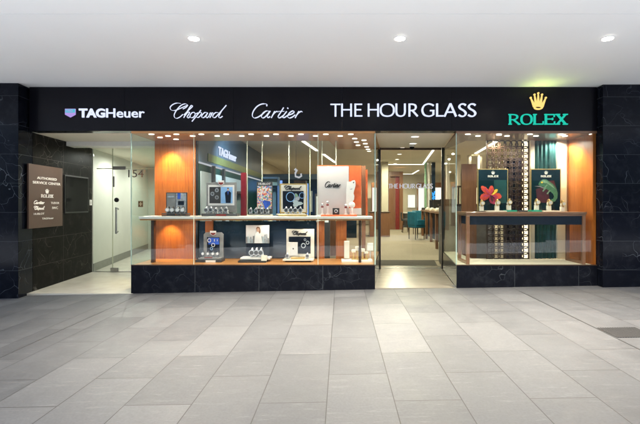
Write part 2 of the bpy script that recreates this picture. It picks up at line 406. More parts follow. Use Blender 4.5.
# ------------------------------------------------------------------ lettering
def catmull(pts, closed=False, k=6):
    out = []; n = len(pts)
    for i in range(n if closed else n-1):
        g = lambda j: pts[j % n] if closed else pts[max(0, min(n-1, j))]
        p0, p1, p2, p3 = g(i-1), g(i), g(i+1), g(i+2)
        for s in range(k):
            t = s/k
            out.append(tuple(.5*((2*p1[a]) + (-p0[a]+p2[a])*t + (2*p0[a]-5*p1[a]+4*p2[a]-p3[a])*t*t + (-p0[a]+3*p1[a]-3*p2[a]+p3[a])*t**3) for a in (0, 1)))
    if not closed: out.append(pts[-1])
    return out
GL = {
 'T': [('L', [(0,.945),(1,.945)]), ('L', [(.5,.98),(.5,0)])],
 'H': [('L', [(.1,1),(.1,0)]), ('L', [(.9,1),(.9,0)]), ('L', [(.1,.53),(.9,.53)])],
 'E': [('L', [(.13,1),(.13,0)]), ('L', [(.13,.95),(.97,.95)]), ('L', [(.13,.53),(.86,.53)]), ('L', [(.13,.05),(1,.05)])],
 'O': [('C', [(.5,.97),(.78,.9),(.93,.7),(.95,.5),(.93,.3),(.78,.1),(.5,.03),(.22,.1),(.07,.3),(.05,.5),(.07,.7),(.22,.9)])],
 'U': [('S', [(.1,1),(.1,.6),(.1,.35),(.2,.12),(.5,.03),(.8,.12),(.9,.35),(.9,.6),(.9,1)])],
 'R': [('L', [(.13,1),(.13,0)]), ('S', [(.13,.95),(.45,.95),(.7,.88),(.78,.72),(.68,.55),(.4,.47),(.13,.47)]), ('L', [(.42,.48),(.97,.02)])],
 'G': [('S', [(.95,.84),(.75,.94),(.5,.97),(.2,.83),(.07,.5),(.2,.15),(.5,.03),(.75,.06),(.92,.15)]), ('L', [(.92,.13),(.92,.46)]), ('L', [(.66,.46),(1,.46)])],
 'L': [('L', [(.14,1),(.14,0)]), ('L', [(.14,.05),(1,.05)])],
 'A': [('L', [(.5,1),(.04,0)]), ('L', [(.5,1),(.95,0)]), ('L', [(.2,.34),(.8,.34)])],
 'S': [('S', [(.88,.86),(.65,.96),(.33,.94),(.15,.77),(.3,.6),(.68,.44),(.87,.24),(.7,.05),(.38,.02),(.08,.13)])],
 'X': [('L', [(.14,.96),(.86,.04)]), ('L', [(.86,.96),(.14,.04)])],
}
SERIF = {'R': [(-.02,.28,.96),(-.02,.28,.04),(.82,1.06,.04)], 'L': [(-.02,.34,.96),(-.02,.3,.04)], 'E': [(-.02,.2,.96),(-.02,.2,.04)],
         'X': [(-.04,.36,.96),(.64,1.04,.96),(-.04,.36,.04),(.64,1.04,.04)], 'O': []}
SERIFV = {'L': [(1, .05, .32)], 'E': [(.97, .95, .72), (1, .05, .3), (.80, .64, .42)]}
class Plane:                # maps 2D (a right, b up) to the world
    def __init__(s, o, r, up=(0, 0, 1)):
        s.o = Vector(o); s.r = Vector(r).normalized(); s.u = Vector(up).normalized(); s.n = s.r.cross(s.u)  # outward (toward viewer)
    def p(s, a, b, h=0): return s.o + s.r*a + s.u*b + s.n*h
def ribbon(mb, pl, pts, wf, m, h0, h1, closed=False):
    n = len(pts); L = []; R = []
    for i, p in enumerate(pts):
        a = pts[(i-1) % n] if (closed or i > 0) else p; b = pts[(i+1) % n] if (closed or i < n-1) else p
        dx, dy = b[0]-a[0], b[1]-a[1]; l = math.hypot(dx, dy) or 1e-9; dx /= l; dy /= l
        w = wf(dx, dy, i/(n-1)) / 2
        L.append((p[0]-dy*w, p[1]+dx*w)); R.append((p[0]+dy*w, p[1]-dx*w))
    vs = [pl.p(*q, h1) for q in L] + [pl.p(*q, h1) for q in R] + [pl.p(*q, h0) for q in L] + [pl.p(*q, h0) for q in R]
    fs = []
    for i in range(n if closed else n-1):
        j = (i+1) % n
        fs += [(n+i, n+j, j, i), (i, j, 2*n+j, 2*n+i), (3*n+i, 3*n+j, n+j, n+i)]
    if not closed: fs += [(0, 2*n, 3*n, n), (n-1, 2*n-1, 4*n-1, 3*n-1)]
    mb.add(vs, fs, m)
def serifword(mb, pl, items, b0, b1, wv, wh, m, t=.02, serif=False):
    k = 0; H = b1 - b0
    wf = lambda dx, dy, s: math.hypot(wv*dy, wh*dx)
    for g, a0, a1 in items:
        W = a1 - a0
        mp = lambda q: (a0 + q[0]*W, b0 + q[1]*H)
        for typ, pts in GL[g]:
            if typ == 'L': q = [mp(p) for p in pts]
            else: q = catmull([mp(p) for p in pts], typ == 'C')
            k += 1; ribbon(mb, pl, q, wf, m, 0, t + k*.0006, typ == 'C')
        if serif:
            for x0, x1, y in SERIF.get(g, []):
                k += 1; ribbon(mb, pl, [mp((x0, y)), mp((x1, y))], lambda a, b, c: wh*.95, m, 0, t + k*.0006)
            for x, y0, y1 in SERIFV.get(g, []):
                k += 1; ribbon(mb, pl, [mp((x, y0)), mp((x, y1))], lambda a, b, c: wh*.9, m, 0, t + k*.0006)
CHOP = [[(150,57),(110,53),(70,68),(45,95),(55,122),(95,126),(150,104),(195,84),(222,74)],
 [(172,112),(203,95),(216,74),(196,60),(155,75),(115,115),(88,160),(86,190),(106,206),(142,192),(172,165)],
 [(182,172),(228,125),(264,90),(266,78),(252,80),(222,125),(180,200)],
 [(192,180),(218,147),(238,143),(232,162),(214,190),(224,202),(246,184)],
 [(286,145),(262,150),(244,176),(250,198),(274,196),(294,170),(288,147),(300,160),(322,150)],
 [(352,122),(320,165),(262,237)],
 [(312,176),(336,148),(354,146),(356,162),(338,188),(318,198),(306,190)],
 [(418,150),(392,147),(366,170),(360,194),(378,199),(402,176),(420,150),(402,188),(412,201),(432,184)],
 [(432,184),(446,152),(462,160),(440,200)], [(450,172),(468,150),(480,158)],
 [(526,150),(500,148),(474,172),(472,195),(492,198),(518,174),(560,128),(606,74)], [(560,128),(530,186),(542,201),(568,184)]]
CART = [[(205,92),(212,76),(190,67),(145,72),(98,100),(62,148),(50,195),(70,222),(110,214),(155,185),(192,152)],
 [(238,150),(208,145),(172,165),(150,202),(164,223),(196,206),(238,155)], [(248,145),(216,196),(220,220),(246,206)],
 [(296,148),(258,222)], [(270,196),(296,164),(322,150),(334,160)],
 [(394,108),(362,160),(334,204),(342,222),(368,212),(388,196)], [(335,150),(402,150)],
 [(428,150),(386,206),(392,221),(416,210),(434,196)], [(436,120),(444,112)],
 [(448,192),(490,176),(510,156),(496,145),(462,164),(438,202),(456,223),(490,212),(522,188)],
 [(562,148),(520,223)], [(534,194),(560,165),(588,150),(600,158)]]
def script(mb, pl, strokes, src, a0, a1, b0, b1, w0, w1, m, t=.02):
    sx0, sx1, sy0, sy1 = src
    k = 0
    for st in strokes:
        q = [(a0 + (x-sx0)/(sx1-sx0)*(a1-a0), b0 + (sy1-y)/(sy1-sy0)*(b1-b0)) for x, y in st]
        q = catmull(q) if len(q) > 2 else q
        if len(q) == 2 and math.dist(*q) < (a1-a0)*.05: wf = lambda dx, dy, s: w1*1.25
        else: wf = lambda dx, dy, s: w0 + (w1-w0)*max(0, abs(dx*.80 + dy*.60) if dy*dx > 0 else abs(dy*.5))
        k += 1; ribbon(mb, pl, q, wf, m, 0, t + k*.0006)
CSRC = (40, 608, 50, 237); KSRC = (45, 606, 62, 225)
_txt = {}
def textmesh(body, offset=0.0):
    key = (body, offset)
    if key in _txt: return _txt[key]
    cu = bpy.data.curves.new('lettering_curve', 'FONT'); cu.body = body; cu.offset = offset; cu.resolution_u = 3; cu.extrude = .05
    ob = bpy.data.objects.new('lettering_curve', cu); COL.objects.link(ob)
    dg = bpy.context.evaluated_depsgraph_get(); me = bpy.data.meshes.new_from_object(ob.evaluated_get(dg))
    vs = [tuple(v.co) for v in me.vertices]; fs = [tuple(p.vertices) for p in me.polygons]
    bpy.data.objects.remove(ob); bpy.data.curves.remove(cu); bpy.data.meshes.remove(me)
    _txt[key] = (vs, fs); return _txt[key]
def text(mb, pl, body, a0, a1, b0, b1, m, t=.01, offset=0.0):
    vs, fs = textmesh(body, offset)
    x0 = min(v[0] for v in vs); x1 = max(v[0] for v in vs); y0 = min(v[1] for v in vs); y1 = max(v[1] for v in vs)
    mb.add([pl.p(a0+(v[0]-x0)/(x1-x0)*(a1-a0), b0+(v[1]-y0)/(y1-y0)*(b1-b0), t if v[2] > 0 else 0) for v in vs], fs, m)
def crown(mb, pl, cx, b0, b1, w, m, t=.02):
    H = b1 - b0; hw = w/2
    tips = [(-1, .74), (-.5, .92), (0, 1.0), (.5, .92), (1, .74)]
    bx = [-.36, -.18, 0, .18, .36]
    k = 0
    for (tx, ty), b in zip(tips, bx):
        A = (cx + b*hw*1.25, b0 + H*.18); B = (cx + tx*hw*.92, b0 + H*(ty-.06)); k += 1
        ribbon(mb, pl, [A, ((A[0]+B[0])/2, (A[1]+B[1])/2), B], lambda dx, dy, s: hw*(.36 - .26*s), m, 0, t + k*.0006)
        n = 10; r = hw*.12
        vs = [pl.p(B[0]+r*math.cos(2*PI*i/n), B[1]+r*math.sin(2*PI*i/n), t + .004) for i in range(n)] + [pl.p(B[0]+r*math.cos(2*PI*i/n), B[1]+r*math.sin(2*PI*i/n), 0) for i in range(n)]
        mb.add(vs, [list(range(n))] + [(i, n+i, n+(i+1) % n, (i+1) % n) for i in range(n)], m)
    n = 20; q = [(cx + hw*.46*math.cos(2*PI*i/n), b0 + H*.13 + H*.09*math.sin(2*PI*i/n)) for i in range(n)]
    ribbon(mb, pl, q, lambda dx, dy, s: H*.085, m, 0, t + .006, True)
def front(d): return Plane((0, d, 0), (1, 0, 0))       # a=X, b=Z, faces the camera

# ================================================================== SETTING
mb = MB()
def pave(u, v):
    x = -12 + 24*u; return (x, 2.85 + 5.4*v, gz(x))
mb.grid(pave, 24, 8, 'paving')
mb.add([(-12, -.5, gz(-12)), (12, -.5, gz(12)), (12, -.5, -.5), (-12, -.5, -.5)], [(0, 3, 2, 1)], 'paving')
struct(mb, 'pavement')
mb = MB(); mb.grid(lambda u, v: (-12 + 24*u, -.5 + 3.35*v, gz(-12 + 24*u)), 24, 4, 'bounce_paving'); struct(mb, 'bounce_forecourt')  # added pale strip out of view, throws sun up to the canopy ceiling
mb = MB(); mb.grid(lambda u, v: (-200+400*u, -200+400*v, -.36), 8, 8, 'bounce_paving'); struct(mb, 'road')
# canopy ceiling with its fine joint
mb = MB()
JY = 4.89
mb.box(-9, 9.5, JY+.006, 8.25, 3.777, 4.3, 'ceiling'); mb.box(-9, 9.5, .4, JY-.006, 3.777, 4.3, 'ceiling'); mb.box(-9, 9.5, JY-.006, JY+.006, 3.79, 4.29, 'charcoal')
struct(mb, 'canopy_ceiling')
mb = MB(); mb.box(-14, 14, 8.25, 30, 3.86, 4.3, 'ceiling'); struct(mb, 'roof_slab')
# lobby and corridor
CL0 = (-6.10, 10.5); CL1 = (-7.15, 15.8)
mb = MB(); mb.prism([(-6.6, 7.93), (-3.87, 7.93), (-3.87, 10.44), (-6.6, 10.44)], -.4, -.062, 'limestone'); struct(mb, 'lobby_floor')
mb = MB(); mb.prism([(-6.6, 10.45), (-3.9, 10.45), (-3.9, 18), (-8.2, 18)], -.4, -.064, 'limestone'); struct(mb, 'corridor_floor')
mb = MB(); mb.box(-8.6, -3.87, 8.19, 18.2, 2.958, 3.3, 'cream_ceiling'); struct(mb, 'lobby_ceiling')
# shop floors
SK = .13                                                   # the shop runs at a slight skew to its front
DL0 = (.633, D0); DL1 = (.93, 10.25); DR0 = (2.149, D0); DR1 = (2.449, 10.25)
mb = MB(); mb.prism([(.636, 7.95), (2.146, 7.95), (2.50, 10.84), (.93, 10.84)], -.2, .036, 'tile'); struct(mb, 'threshold_floor')
mb = MB(); mb.prism([(.65, 10.845), (2.45, 10.845), (2.6, 11.9), (.8, 11.9)], -.2, .040, 'mat')
tag(mb.build('entrance_mat'), 'dark brown entrance mat set just inside the glass doors', 'mat')
mb = MB()
prof = [(8.82, .03), (11.9, .03), (14.0, .3), (30, .3)]
for (y0, z0), (y1, z1) in zip(prof, prof[1:]):
    if y1 <= 11.9:
        mb.add([(-3.4, y0, z0-.01), (.58, y0, z0-.01), (.58, y1, z1-.01), (-3.4, y1, z1-.01)], [(0,1,2,3)], 'carpet')
        mb.add([(2.97, y0, z0-.01), (8, y0, z0-.01), (8, y1, z1-.01), (2.97, y1, z1-.01)], [(0,1,2,3)], 'carpet')
        mb.add([(.58, 10.9, z0-.02), (2.97, 10.9, z0-.02), (2.97, y1, z1-.02), (.58, y1, z1-.02)], [(0,1,2,3)], 'carpet')
    else:
        mb.add([(-3.4, y0, z0), (8, y0, z0), (8, y1, z1), (-3.4, y1, z1)], [(0,1,2,3)], 'carpet')
struct(mb, 'carpet_floor')
mb = MB(); mb.box(-3.4, 8, 10.32, 28.2, 3.5, 3.7, 'cream_ceiling')
mb.box(-3.4, 8, 8.82, 10.30, 3.3, 3.7, 'cream_ceiling')
struct(mb, 'shop_ceiling')
mb = MB(); mb.prism([(.66, 8.19), (2.13, 8.19), (2.47, 10.3), (.92, 10.3)], 2.958, 3.28, 'cream_ceiling'); struct(mb, 'doorway_soffit')

# ------------------------------------------------------------------ walls and pillars
def wall(name, fn, label, cat='wall', bevel=0, group=None):
    mb = MB(); fn(mb); return tag(mb.build(name, bevel=bevel), label, cat, group)
wall('marble_pillar', lambda b: b.prism([(-12, 7.68), (-5.81, 7.68), (-5.856, 8.1), (-12, 8.1)], -.35, 3.775, 'marble_front'), 'black veined marble pillar at the left end of the shopfront', 'pillar', .004)
wall('marble_pillar', lambda b: b.box(4.77, 12, 7.77, 8.2, -.2, 3.775, 'marble_front'), 'black veined marble pillar at the right end beside the green sign', 'pillar', .004)
MW0 = (-5.857, 8.11); MW1 = (-6.09, 10.44)
wall('marble_wall', lambda b: b.seg((MW0[0], MW0[1]), (MW1[0], MW1[1]), -.3, 2.956, .3, 'marble_side'), 'dark veined marble wall running back into the lobby behind the brown plaque', 'wall')
wall('corridor_wall', lambda b: (b.seg(CL0, CL1, -.3, 2.956, .2, 'corridor'), b.seg((CL0[0]+.012, CL0[1]), (CL1[0]+.012, CL1[1]), -.06, .13, .01, 'skirting')), 'pale green plaster wall with grey skirting inside the lobby corridor')
wall('corridor_end_wall', lambda b: b.seg((-3.9, 15.8), (-7.2, 15.8), -.3, 2.956, -.2, 'corridor'), 'pale green plaster wall closing the far end of the corridor')
wall('partition_wall', lambda b: b.box(-3.9, -3.42, 9.06, 16.2, -.3, 3.6, 'corridor'), 'plaster partition between the corridor and the shop')
wall('shop_back_wall', lambda b: b.box(-3.5, 8.2, 27.6, 27.9, -.1, 3.8, 'cream'), 'cream wall at the very back of the shop')
wall('shop_side_wall', lambda b: b.box(8.0, 8.2, 8.2, 27.6, -.1, 3.8, 'cream'), 'cream wall along the right side of the shop')
wall('shop_side_wall', lambda b: b.box(-3.6, -3.42, 16.25, 27.6, -.1, 3.8, 'cream'), 'cream wall along the far left side of the shop')

# service plaque on the marble wall (plane of the wall)
wdir = Vector((MW1[0]-MW0[0], MW1[1]-MW0[1], 0)).normalized()
def wallpt(d): return (MW0[0] + (d-MW0[1])/(MW1[1]-MW0[1])*(MW1[0]-MW0[0]), d)
def onwall(px):    # depth where the wall shows at px
    lo, hi = 7.6, 10.4
    for _ in range(40):
        m_ = (lo+hi)/2
        if VX + wallpt(m_)[0]*F/m_ < px: lo = m_
        else: hi = m_
    return lo
# plaque hangs partly beside the pillar corner
p0 = (-5.818, 7.885); L_pl = 1.14
pr = thing('service_plaque', (p0[0], p0[1], 1.13), 'brown service centre plaque with white watch names on the dark marble lobby wall', 'sign')
plq = Plane((p0[0], p0[1], 0), wdir)
def slabon(mb, pl, a0, a1, b0, b1, h0, h1, m):
    vs = [pl.p(a, b, h) for h in (h0, h1) for a, b in ((a0, b0), (a1, b0), (a1, b1), (a0, b1))]
    mb.add(vs, [(3,2,1,0), (4,5,6,7), (0,1,5,4), (1,2,6,5), (2,3,7,6), (3,0,4,7)], m)
part('panel', pr, lambda b: slabon(b, plq, 0, L_pl, 1.14, 2.35, .012, .045, 'plaque'), bevel=.004)
plt = Plane(plq.p(0, 0, .047), wdir)
def zfrac(f): return 2.35 - f*1.21
for fn in (
    lambda b: text(b, plt, 'AUTHORISED', .22*L_pl, .80*L_pl, zfrac(.225), zfrac(.185), 'plaquetext', .003, .01),
    lambda b: text(b, plt, 'SERVICE', .10*L_pl, .50*L_pl, zfrac(.30), zfrac(.26), 'plaquetext', .003, .01),
    lambda b: text(b, plt, 'CENTER', .54*L_pl, .92*L_pl, zfrac(.30), zfrac(.26), 'plaquetext', .003, .01),
    lambda b: serifword(b, plt, [(g, (.33+.07*i)*L_pl, (.39+.07*i)*L_pl) for i, g in enumerate('ROLEX')], zfrac(.515), zfrac(.465), .012, .008, 'plaquetext', .003, True),
    lambda b: crown(b, plt, .5*L_pl, zfrac(.45), zfrac(.375), .12, 'plaquetext', .003),
    lambda b: script(b, plt, CART, KSRC, .13*L_pl, .42*L_pl, zfrac(.62), zfrac(.565), .006, .014, 'plaquetext', .003),
    lambda b: text(b, plt, 'TUDOR', .62*L_pl, .88*L_pl, zfrac(.62), zfrac(.585), 'plaquetext', .003),
    lambda b: script(b, plt, CHOP, CSRC, .13*L_pl, .42*L_pl, zfrac(.72), zfrac(.65), .006, .014, 'plaquetext', .003),
    lambda b: text(b, plt, 'IWC', .66*L_pl, .84*L_pl, zfrac(.705), zfrac(.665), 'plaquetext', .003),
    lambda b: text(b, plt, 'HUBLOT', .13*L_pl, .42*L_pl, zfrac(.79), zfrac(.76), 'plaquetext', .003),
    lambda b: text(b, plt, 'TAGHeuer', .36*L_pl, .70*L_pl, zfrac(.87), zfrac(.84), 'plaquetext', .003)):
    part('lettering', pr, fn)
d1 = 9.17; pa = wallpt(d1)
ws = thing('wall_screen', (pa[0], pa[1], 1.4), 'black glass screen set on the dark marble wall right of the plaque', 'screen')
plw = Plane((pa[0], pa[1], 0), wdir)
part('frame', ws, lambda b: slabon(b, plw, 0, 1.03, 1.40, 2.23, .003, .03, 'black'), bevel=.003)
part('screen', ws, lambda b: slabon(b, plw, .03, 1.0, 1.43, 2.20, .031, .035, 'blackgloss'))
pb = wallpt(10.3)
b_ = MB(); plb = Plane((pb[0], pb[1], 0), wdir); slabon(b_, plb, 0, .09, 1.57, 1.70, .003, .02, 'white'); slabon(b_, plb, .03, .06, 1.60, 1.67, .02, .028, 'whitecard')
tag(b_.build('wall_switch'), 'small white switch at the back edge of the dark marble wall', 'switch')

# lobby beam
wall('lobby_beam', lambda b: b.prism([(-5.968, 9.27), (-3.92, 9.27), (-3.92, 9.6), (-6.0, 9.6)], 2.862, 2.956, 'white'), 'white ceiling beam crossing the lobby above the glass door', 'beam')
# glass entrance
GD = 10.46
ge = thing('glass_entrance', (-5, GD, -.06), 'frameless glass lobby door and screen with number 154 at the left', 'entrance')
xa, xb = -6.07, X(113, GD)
part('glass_pane', ge, lambda b: b.box(xa, xb-.008, GD, GD+.02, -.05, 2.955, 'glass_clear'))
part('glass_pane', ge, lambda b: b.box(xb, -3.92, GD, GD+.02, 2.47, 2.955, 'glass_clear'))
dr = part('door', ge, lambda b: b.box(xb, X(150, GD), GD, GD+.02, -.03, 2.46, 'glass_clear'))
part('glass_pane', ge, lambda b: b.box(X(150, GD)+.008, -3.92, GD, GD+.02, -.05, 2.46, 'glass_clear'))
def handle(b):
    hx = X(118.2, GD); z0, z1 = Z(233.5, GD), Z(207.5, GD)
    b.tube([(hx, GD-.002, z0+.04), (hx, GD-.09, z0), (hx, GD-.09, z1), (hx, GD-.002, z1-.04)], .022, 'steel', 10)
part('handle', dr, handle)
part('lock', dr, lambda b: b.cyl((X(117, GD), GD-.03, Z(200, GD)), .055, .028, 'black', axis='Y'))
part('hinge', dr, lambda b: b.box(X(111, GD), X(119, GD), GD-.03, GD-.002, -.045, .04, 'steel'))
part('hinge', dr, lambda b: b.box(X(113, GD), X(126, GD), GD-.03, GD-.002, 2.44, 2.52, 'midgrey'))
part('edge_strip', ge, lambda b: (b.box(xb-.012, xb+.004, GD-.012, GD-.002, -.03, 2.955, 'glass_edge_pale'), b.box(X(97, GD), -3.92, GD-.012, GD-.003, 2.455, 2.475, 'glass_edge_pale')))
part('pull_plate', ge, lambda b: b.box(X(113.4, GD), X(115, GD), GD-.03, GD-.014, Z(187, GD), Z(176.5, GD), 'midgrey'))
part('number', ge, lambda b: text(b, front(GD-.004), '154', X(128.4, GD), X(143.6, GD), Z(177.4, GD), Z(169.8, GD), 'textdark', .003))
part('notice', ge, lambda b: (b.pbox(138.2, 201, 143, 207, GD-.008, .005, 'brownsign'), b.pbox(140.2, 202, 141, 206, GD-.010, .002, 'cream'), b.pbox(139, 203.6, 142.2, 204.3, GD-.010, .0015, 'cream')))
part('sill_channel', ge, lambda b: b.box(-6.07, -3.92, GD-.03, GD+.03, -.061, -.048, 'steel'))

# ------------------------------------------------------------------ fascia
fa = thing('shop_fascia', (-.5, 8.05, 2.958), 'long black fascia board with lit white brand lettering and green crown sign', 'sign board')
FL, FR = -5.80, 4.76
seams = [FL, -4.02, -2.0, 0.02, 2.06, FR]
for a, b in zip(seams, seams[1:]):
    part('panel', fa, lambda m_: m_.box(a+.0015, b-.0015, D0, 8.18, 2.958, 3.775, 'fascia'))
pf = front(D0 - .003)
e = D0
def fx(v): return X(v, e)
def fz(v): return Z(v, e)
part('lettering', fa, lambda b: text(b, pf, 'TAG', fx(79.4), fx(105.4), fz(117.8), fz(108.7), 'signwhite', .02, .035))
part('lettering', fa, lambda b: text(b, pf, 'Heuer', fx(106.6), fx(144.8), fz(117.8), fz(108.7), 'signwhite', .02, .008))
def shield(b):
    b.ppoly([(64.9,108.8),(75.2,108.8),(75.2,114.6),(70,117.4),(64.9,114.6)], D0-.02, .018, 'lav')
    b.ppoly([(65.3,109.2),(74.8,109.2),(74.8,112.6),(65.3,112.6)], D0-.026, .005, 'cyan')
    text(b, front(D0-.0265), 'TAG', fx(66.6), fx(73.6), fz(112.1), fz(109.8), 'lav', .003, .02)
part('shield_logo', fa, shield)
part('lettering', fa, lambda b: script(b, pf, CHOP, CSRC, fx(170), fx(226.8), fz(121.7), fz(103), .004, .011, 'signwhite'))
part('lettering', fa, lambda b: script(b, pf, CART, KSRC, fx(252), fx(303), fz(118.4), fz(103.6), .006, .017, 'signwhite'))
hg = [('T',330.4,340.6),('H',340.9,352.2),('E',354.2,362.4),('H',367.4,379.2),('O',380,394.4),('U',395.2,405.8),('R',408,417.8),('G',421.2,434.2),('L',435.8,443.3),('A',443.8,456.4),('S',457.6,466.6),('S',467,476.2)]
part('lettering', fa, lambda b: serifword(b, pf, [(g, fx(p), fx(q)) for g, p, q in hg], fz(116.8), fz(103.9), .034, .022, 'signwhite'))
rx = [('R',508.4,519.4),('O',520.6,531.8),('L',532.9,542.8),('E',544.2,554),('X',555.2,566.6)]
part('lettering', fa, lambda b: serifword(b, pf, [(g, fx(p), fx(q)) for g, p, q in rx], fz(124.8), fz(114.3), .036, .019, 'rolexgreen', serif=True))
part('crown_logo', fa, lambda b: crown(b, pf, fx(537.9), fz(110), fz(92.4), 16.4/53.75, 'crowngold'))

# ------------------------------------------------------------------ canopy downlights
dl = thing('ceiling_downlight', (0, 0, 0), '', 'downlight', 'downlights in the white canopy ceiling')
part('trim_ring', dl, lambda b: b.tube([(.072*math.cos(i*PI/12), .072*math.sin(i*PI/12), -.003) for i in range(24)], .006, 'white', 8, True), smooth=True)
part('lamp', dl, lambda b: b.cyl((0, 0, -.014), .066, .006, 'downlight', 24))
dls = [(-1.93, 'left of the three round downlights in the white canopy ceiling'), (.774, 'middle of the three round downlights in the white canopy ceiling'), (3.5, 'right of the three round downlights in the white canopy ceiling')]
for i, (x, lb) in enumerate(dls):
    o = dl if i == 0 else copy_tree(dl); moved(o, (x, 5.6, 3.776), lb)

# ================================================================== LEFT SHOP WINDOW
BD = 8.9                                                   # back plane of the window boxes
PT = .465
lw = thing('shop_window', (-1.6, D0, 0), 'wide left shop window box full of watch displays on a black marble plinth', 'shop window')
WL, WR = -3.907, .633
part('plinth', lw, lambda b: b.prism([(WL, D0), (WR, D0), (DL1[0], 10.25), (-.1, 10.25), (-.1, BD), (WL, BD)], -.3, PT-.012, 'marble_plinth'))
part('deck', lw, lambda b: b.prism([(WL+.02, D0+.03), (WR-.02, D0+.03), (DL1[0]-.02, 10.2), (-.1, 10.2), (-.1, BD), (WL+.02, BD)], PT-.012, PT, 'woodx'))
part('sill_trim', lw, lambda b: b.box(WL, WR, D0-.004, D0+.028, PT-.012, PT+.006, 'bronze'))
GZ1 = 2.915
js = [WL, X(193.6, D0), X(318, D0), WR]
for a, b in zip(js, js[1:]):
    part('glass_pane', lw, lambda m_: m_.box(a+.006, b-.006, D0+.008, D0+.018, PT+.006, GZ1, 'glass'))
part('glass_pane', lw, lambda b: b.seg((WL, D0+.02), (WL+.03, 8.95), PT, GZ1, -.012, 'glass_clear'))
part('glass_pane', lw, lambda b: b.seg((WR-.012, D0+.02), (DL1[0]-.012, 10.2), PT, GZ1, .012, 'glass_clear'))
for x in js[1:3]:
    part('glass_joint', lw, lambda b: b.box(x-.005, x+.005, D0+.006, D0+.02, PT+.006, GZ1, 'glass_edge_pale'))
part('glass_joint', lw, lambda b: b.box(WL-.008, WL+.006, D0+.004, D0+.022, PT+.006, GZ1, 'glass_edge'))
part('glass_joint', lw, lambda b: b.box(WR-.006, WR+.012, D0+.004, D0+.022, PT+.006, GZ1, 'glass_edge'))
part('soffit', lw, lambda b: b.prism([(WL, D0+.005), (WR, D0+.005), (DL1[0], 10.25), (-.1, 10.25), (-.25, BD), (WL, BD)], GZ1, 2.957, 'woodx'))
part('wood_panel', lw, lambda b: b.box(-3.86, X(196.5, BD), BD-.06, BD, PT, GZ1, 'wood'))
part('edge_post', lw, lambda b: b.box(X(197, BD), X(198.4, BD), BD-.06, BD, PT, GZ1, 'black'))
for p, q in ((206, 213.5), (317, 324.5), (336, 346.5)):
    part('wood_post', lw, lambda b: b.box(X(p, BD), X(q, BD), BD-.05, BD-.005, PT, 1.25, 'wood'))
part('back_panel', lw, lambda b: b.box(X(198.4, BD)+.01, X(316.5, BD), BD, BD+.03, PT, 1.24, 'navyglass'))
for p in (247, 262, 289, 310, 322, 336):
    part('back_joint', lw, lambda b: b.box(X(p, BD)-.008, X(p, BD)+.008, BD+.005, BD+.025, 1.245, GZ1, 'glass_edge_pale'))
# slot lamps
slot0 = None
def slot(parent, x, y, z, r=.05):
    global slot0
    if slot0 is None or slot0.parent is not parent:
        b = MB(); b.ellipse((x, y, z-.008), r, r*.8, .007, 'slot', 18); slot0 = b.build('slot_lamp', parent); slot0['px'] = x; slot0['py'] = y
    else:
        c = slot0.copy(); COL.objects.link(c); c.parent = parent
        c.location = Vector((x-slot0['px'], y-slot0['py'], 0))*U
S1 = [8.04, 8.22, 8.45]
for i in range(9): slot(lw, X(151.5 + 24.9*i, 8.04), 8.04, GZ1)
for i in range(8): slot(lw, X(168 + 24.6*i, 8.24), 8.24, GZ1)
for px, py in ((160,137.4),(176,139.2),(354.7,138.5),(364,140.2),(356.4,142),(365.3,143.6),(358,145.2),(366.7,146.8),(368,149.2),(369.2,151)):
    d = 1.315*F/(VY-py); slot(lw, X(px, d), d, GZ1)
# long display table inside
SD = 8.12; ST = 1.363
dt = thing('display_table', (-1.6, 8.4, PT), 'long champagne metal display shelf on two dark legs inside the left window', 'display table')
part('shelf_top', dt, lambda b: b.box(-3.853, .60, SD, 8.80, 1.315, ST, 'champagne'), bevel=.006)
part('under_trim', dt, lambda b: b.box(-3.84, .58, SD+.03, 8.78, 1.287, 1.315, 'woodx'))
part('leg', dt, lambda b: b.box(X(151.5, 8.3), X(154.6, 8.3), 8.27, 8.36, PT, 1.287, 'bronze'), bevel=.004)
part('leg', dt, lambda b: b.box(X(358.6, 8.3), X(361.2, 8.3), 8.27, 8.33, PT, 1.287, 'bronze'), bevel=.004)

# ---- watches -----------------------------------------------------
def make_watch(name, strap, dial, stand, face, cat='watch', h=.0):
    t = thing(name, (0, 0, 0), 'x', cat)
    part('stand', t, lambda b: (b.box(-.032, .032, -.025, .03, 0, .015+h, stand), b.cyl((-.026, 0, .045+h), .028, .052, stand, 12, 'X')), bevel=.004)
    part('strap', t, lambda b: b.tube([(0, .045*math.cos(a*PI/8), .062+h+.052*math.sin(a*PI/8)) for a in range(16)], [.013]*16, strap, 6, True), smooth=True)
    part('dial', t, lambda b: (b.cyl((0, -.062, .062+h), .038, .016, dial, 18, 'Y'), b.cyl((0, -.066, .062+h), .027, .005, face, 18, 'Y')))
    return t
protos = {
 'gold': make_watch('wrist_watch', 'gold', 'gold', 'cream_leather', 'ivory', h=.07),
 'silver': make_watch('wrist_watch', 'silver', 'silver', 'white_leather', 'charcoal'),
 'dark': make_watch('wrist_watch', 'charcoal', 'silver', 'midgrey', 'whitecard', h=.03),
}
used = set()
def place_watch(kind, px, d, z, label, group, rz=0, s=1.0):
    if kind in used: o = copy_tree(protos[kind])
    else: o = protos[kind]; used.add(kind)
    moved(o, (X(px, d), d, z), label, group, rz); o.scale = (s, s, s)
    return o
ORD = ['first', 'second', 'third', 'fourth', 'fifth', 'sixth']

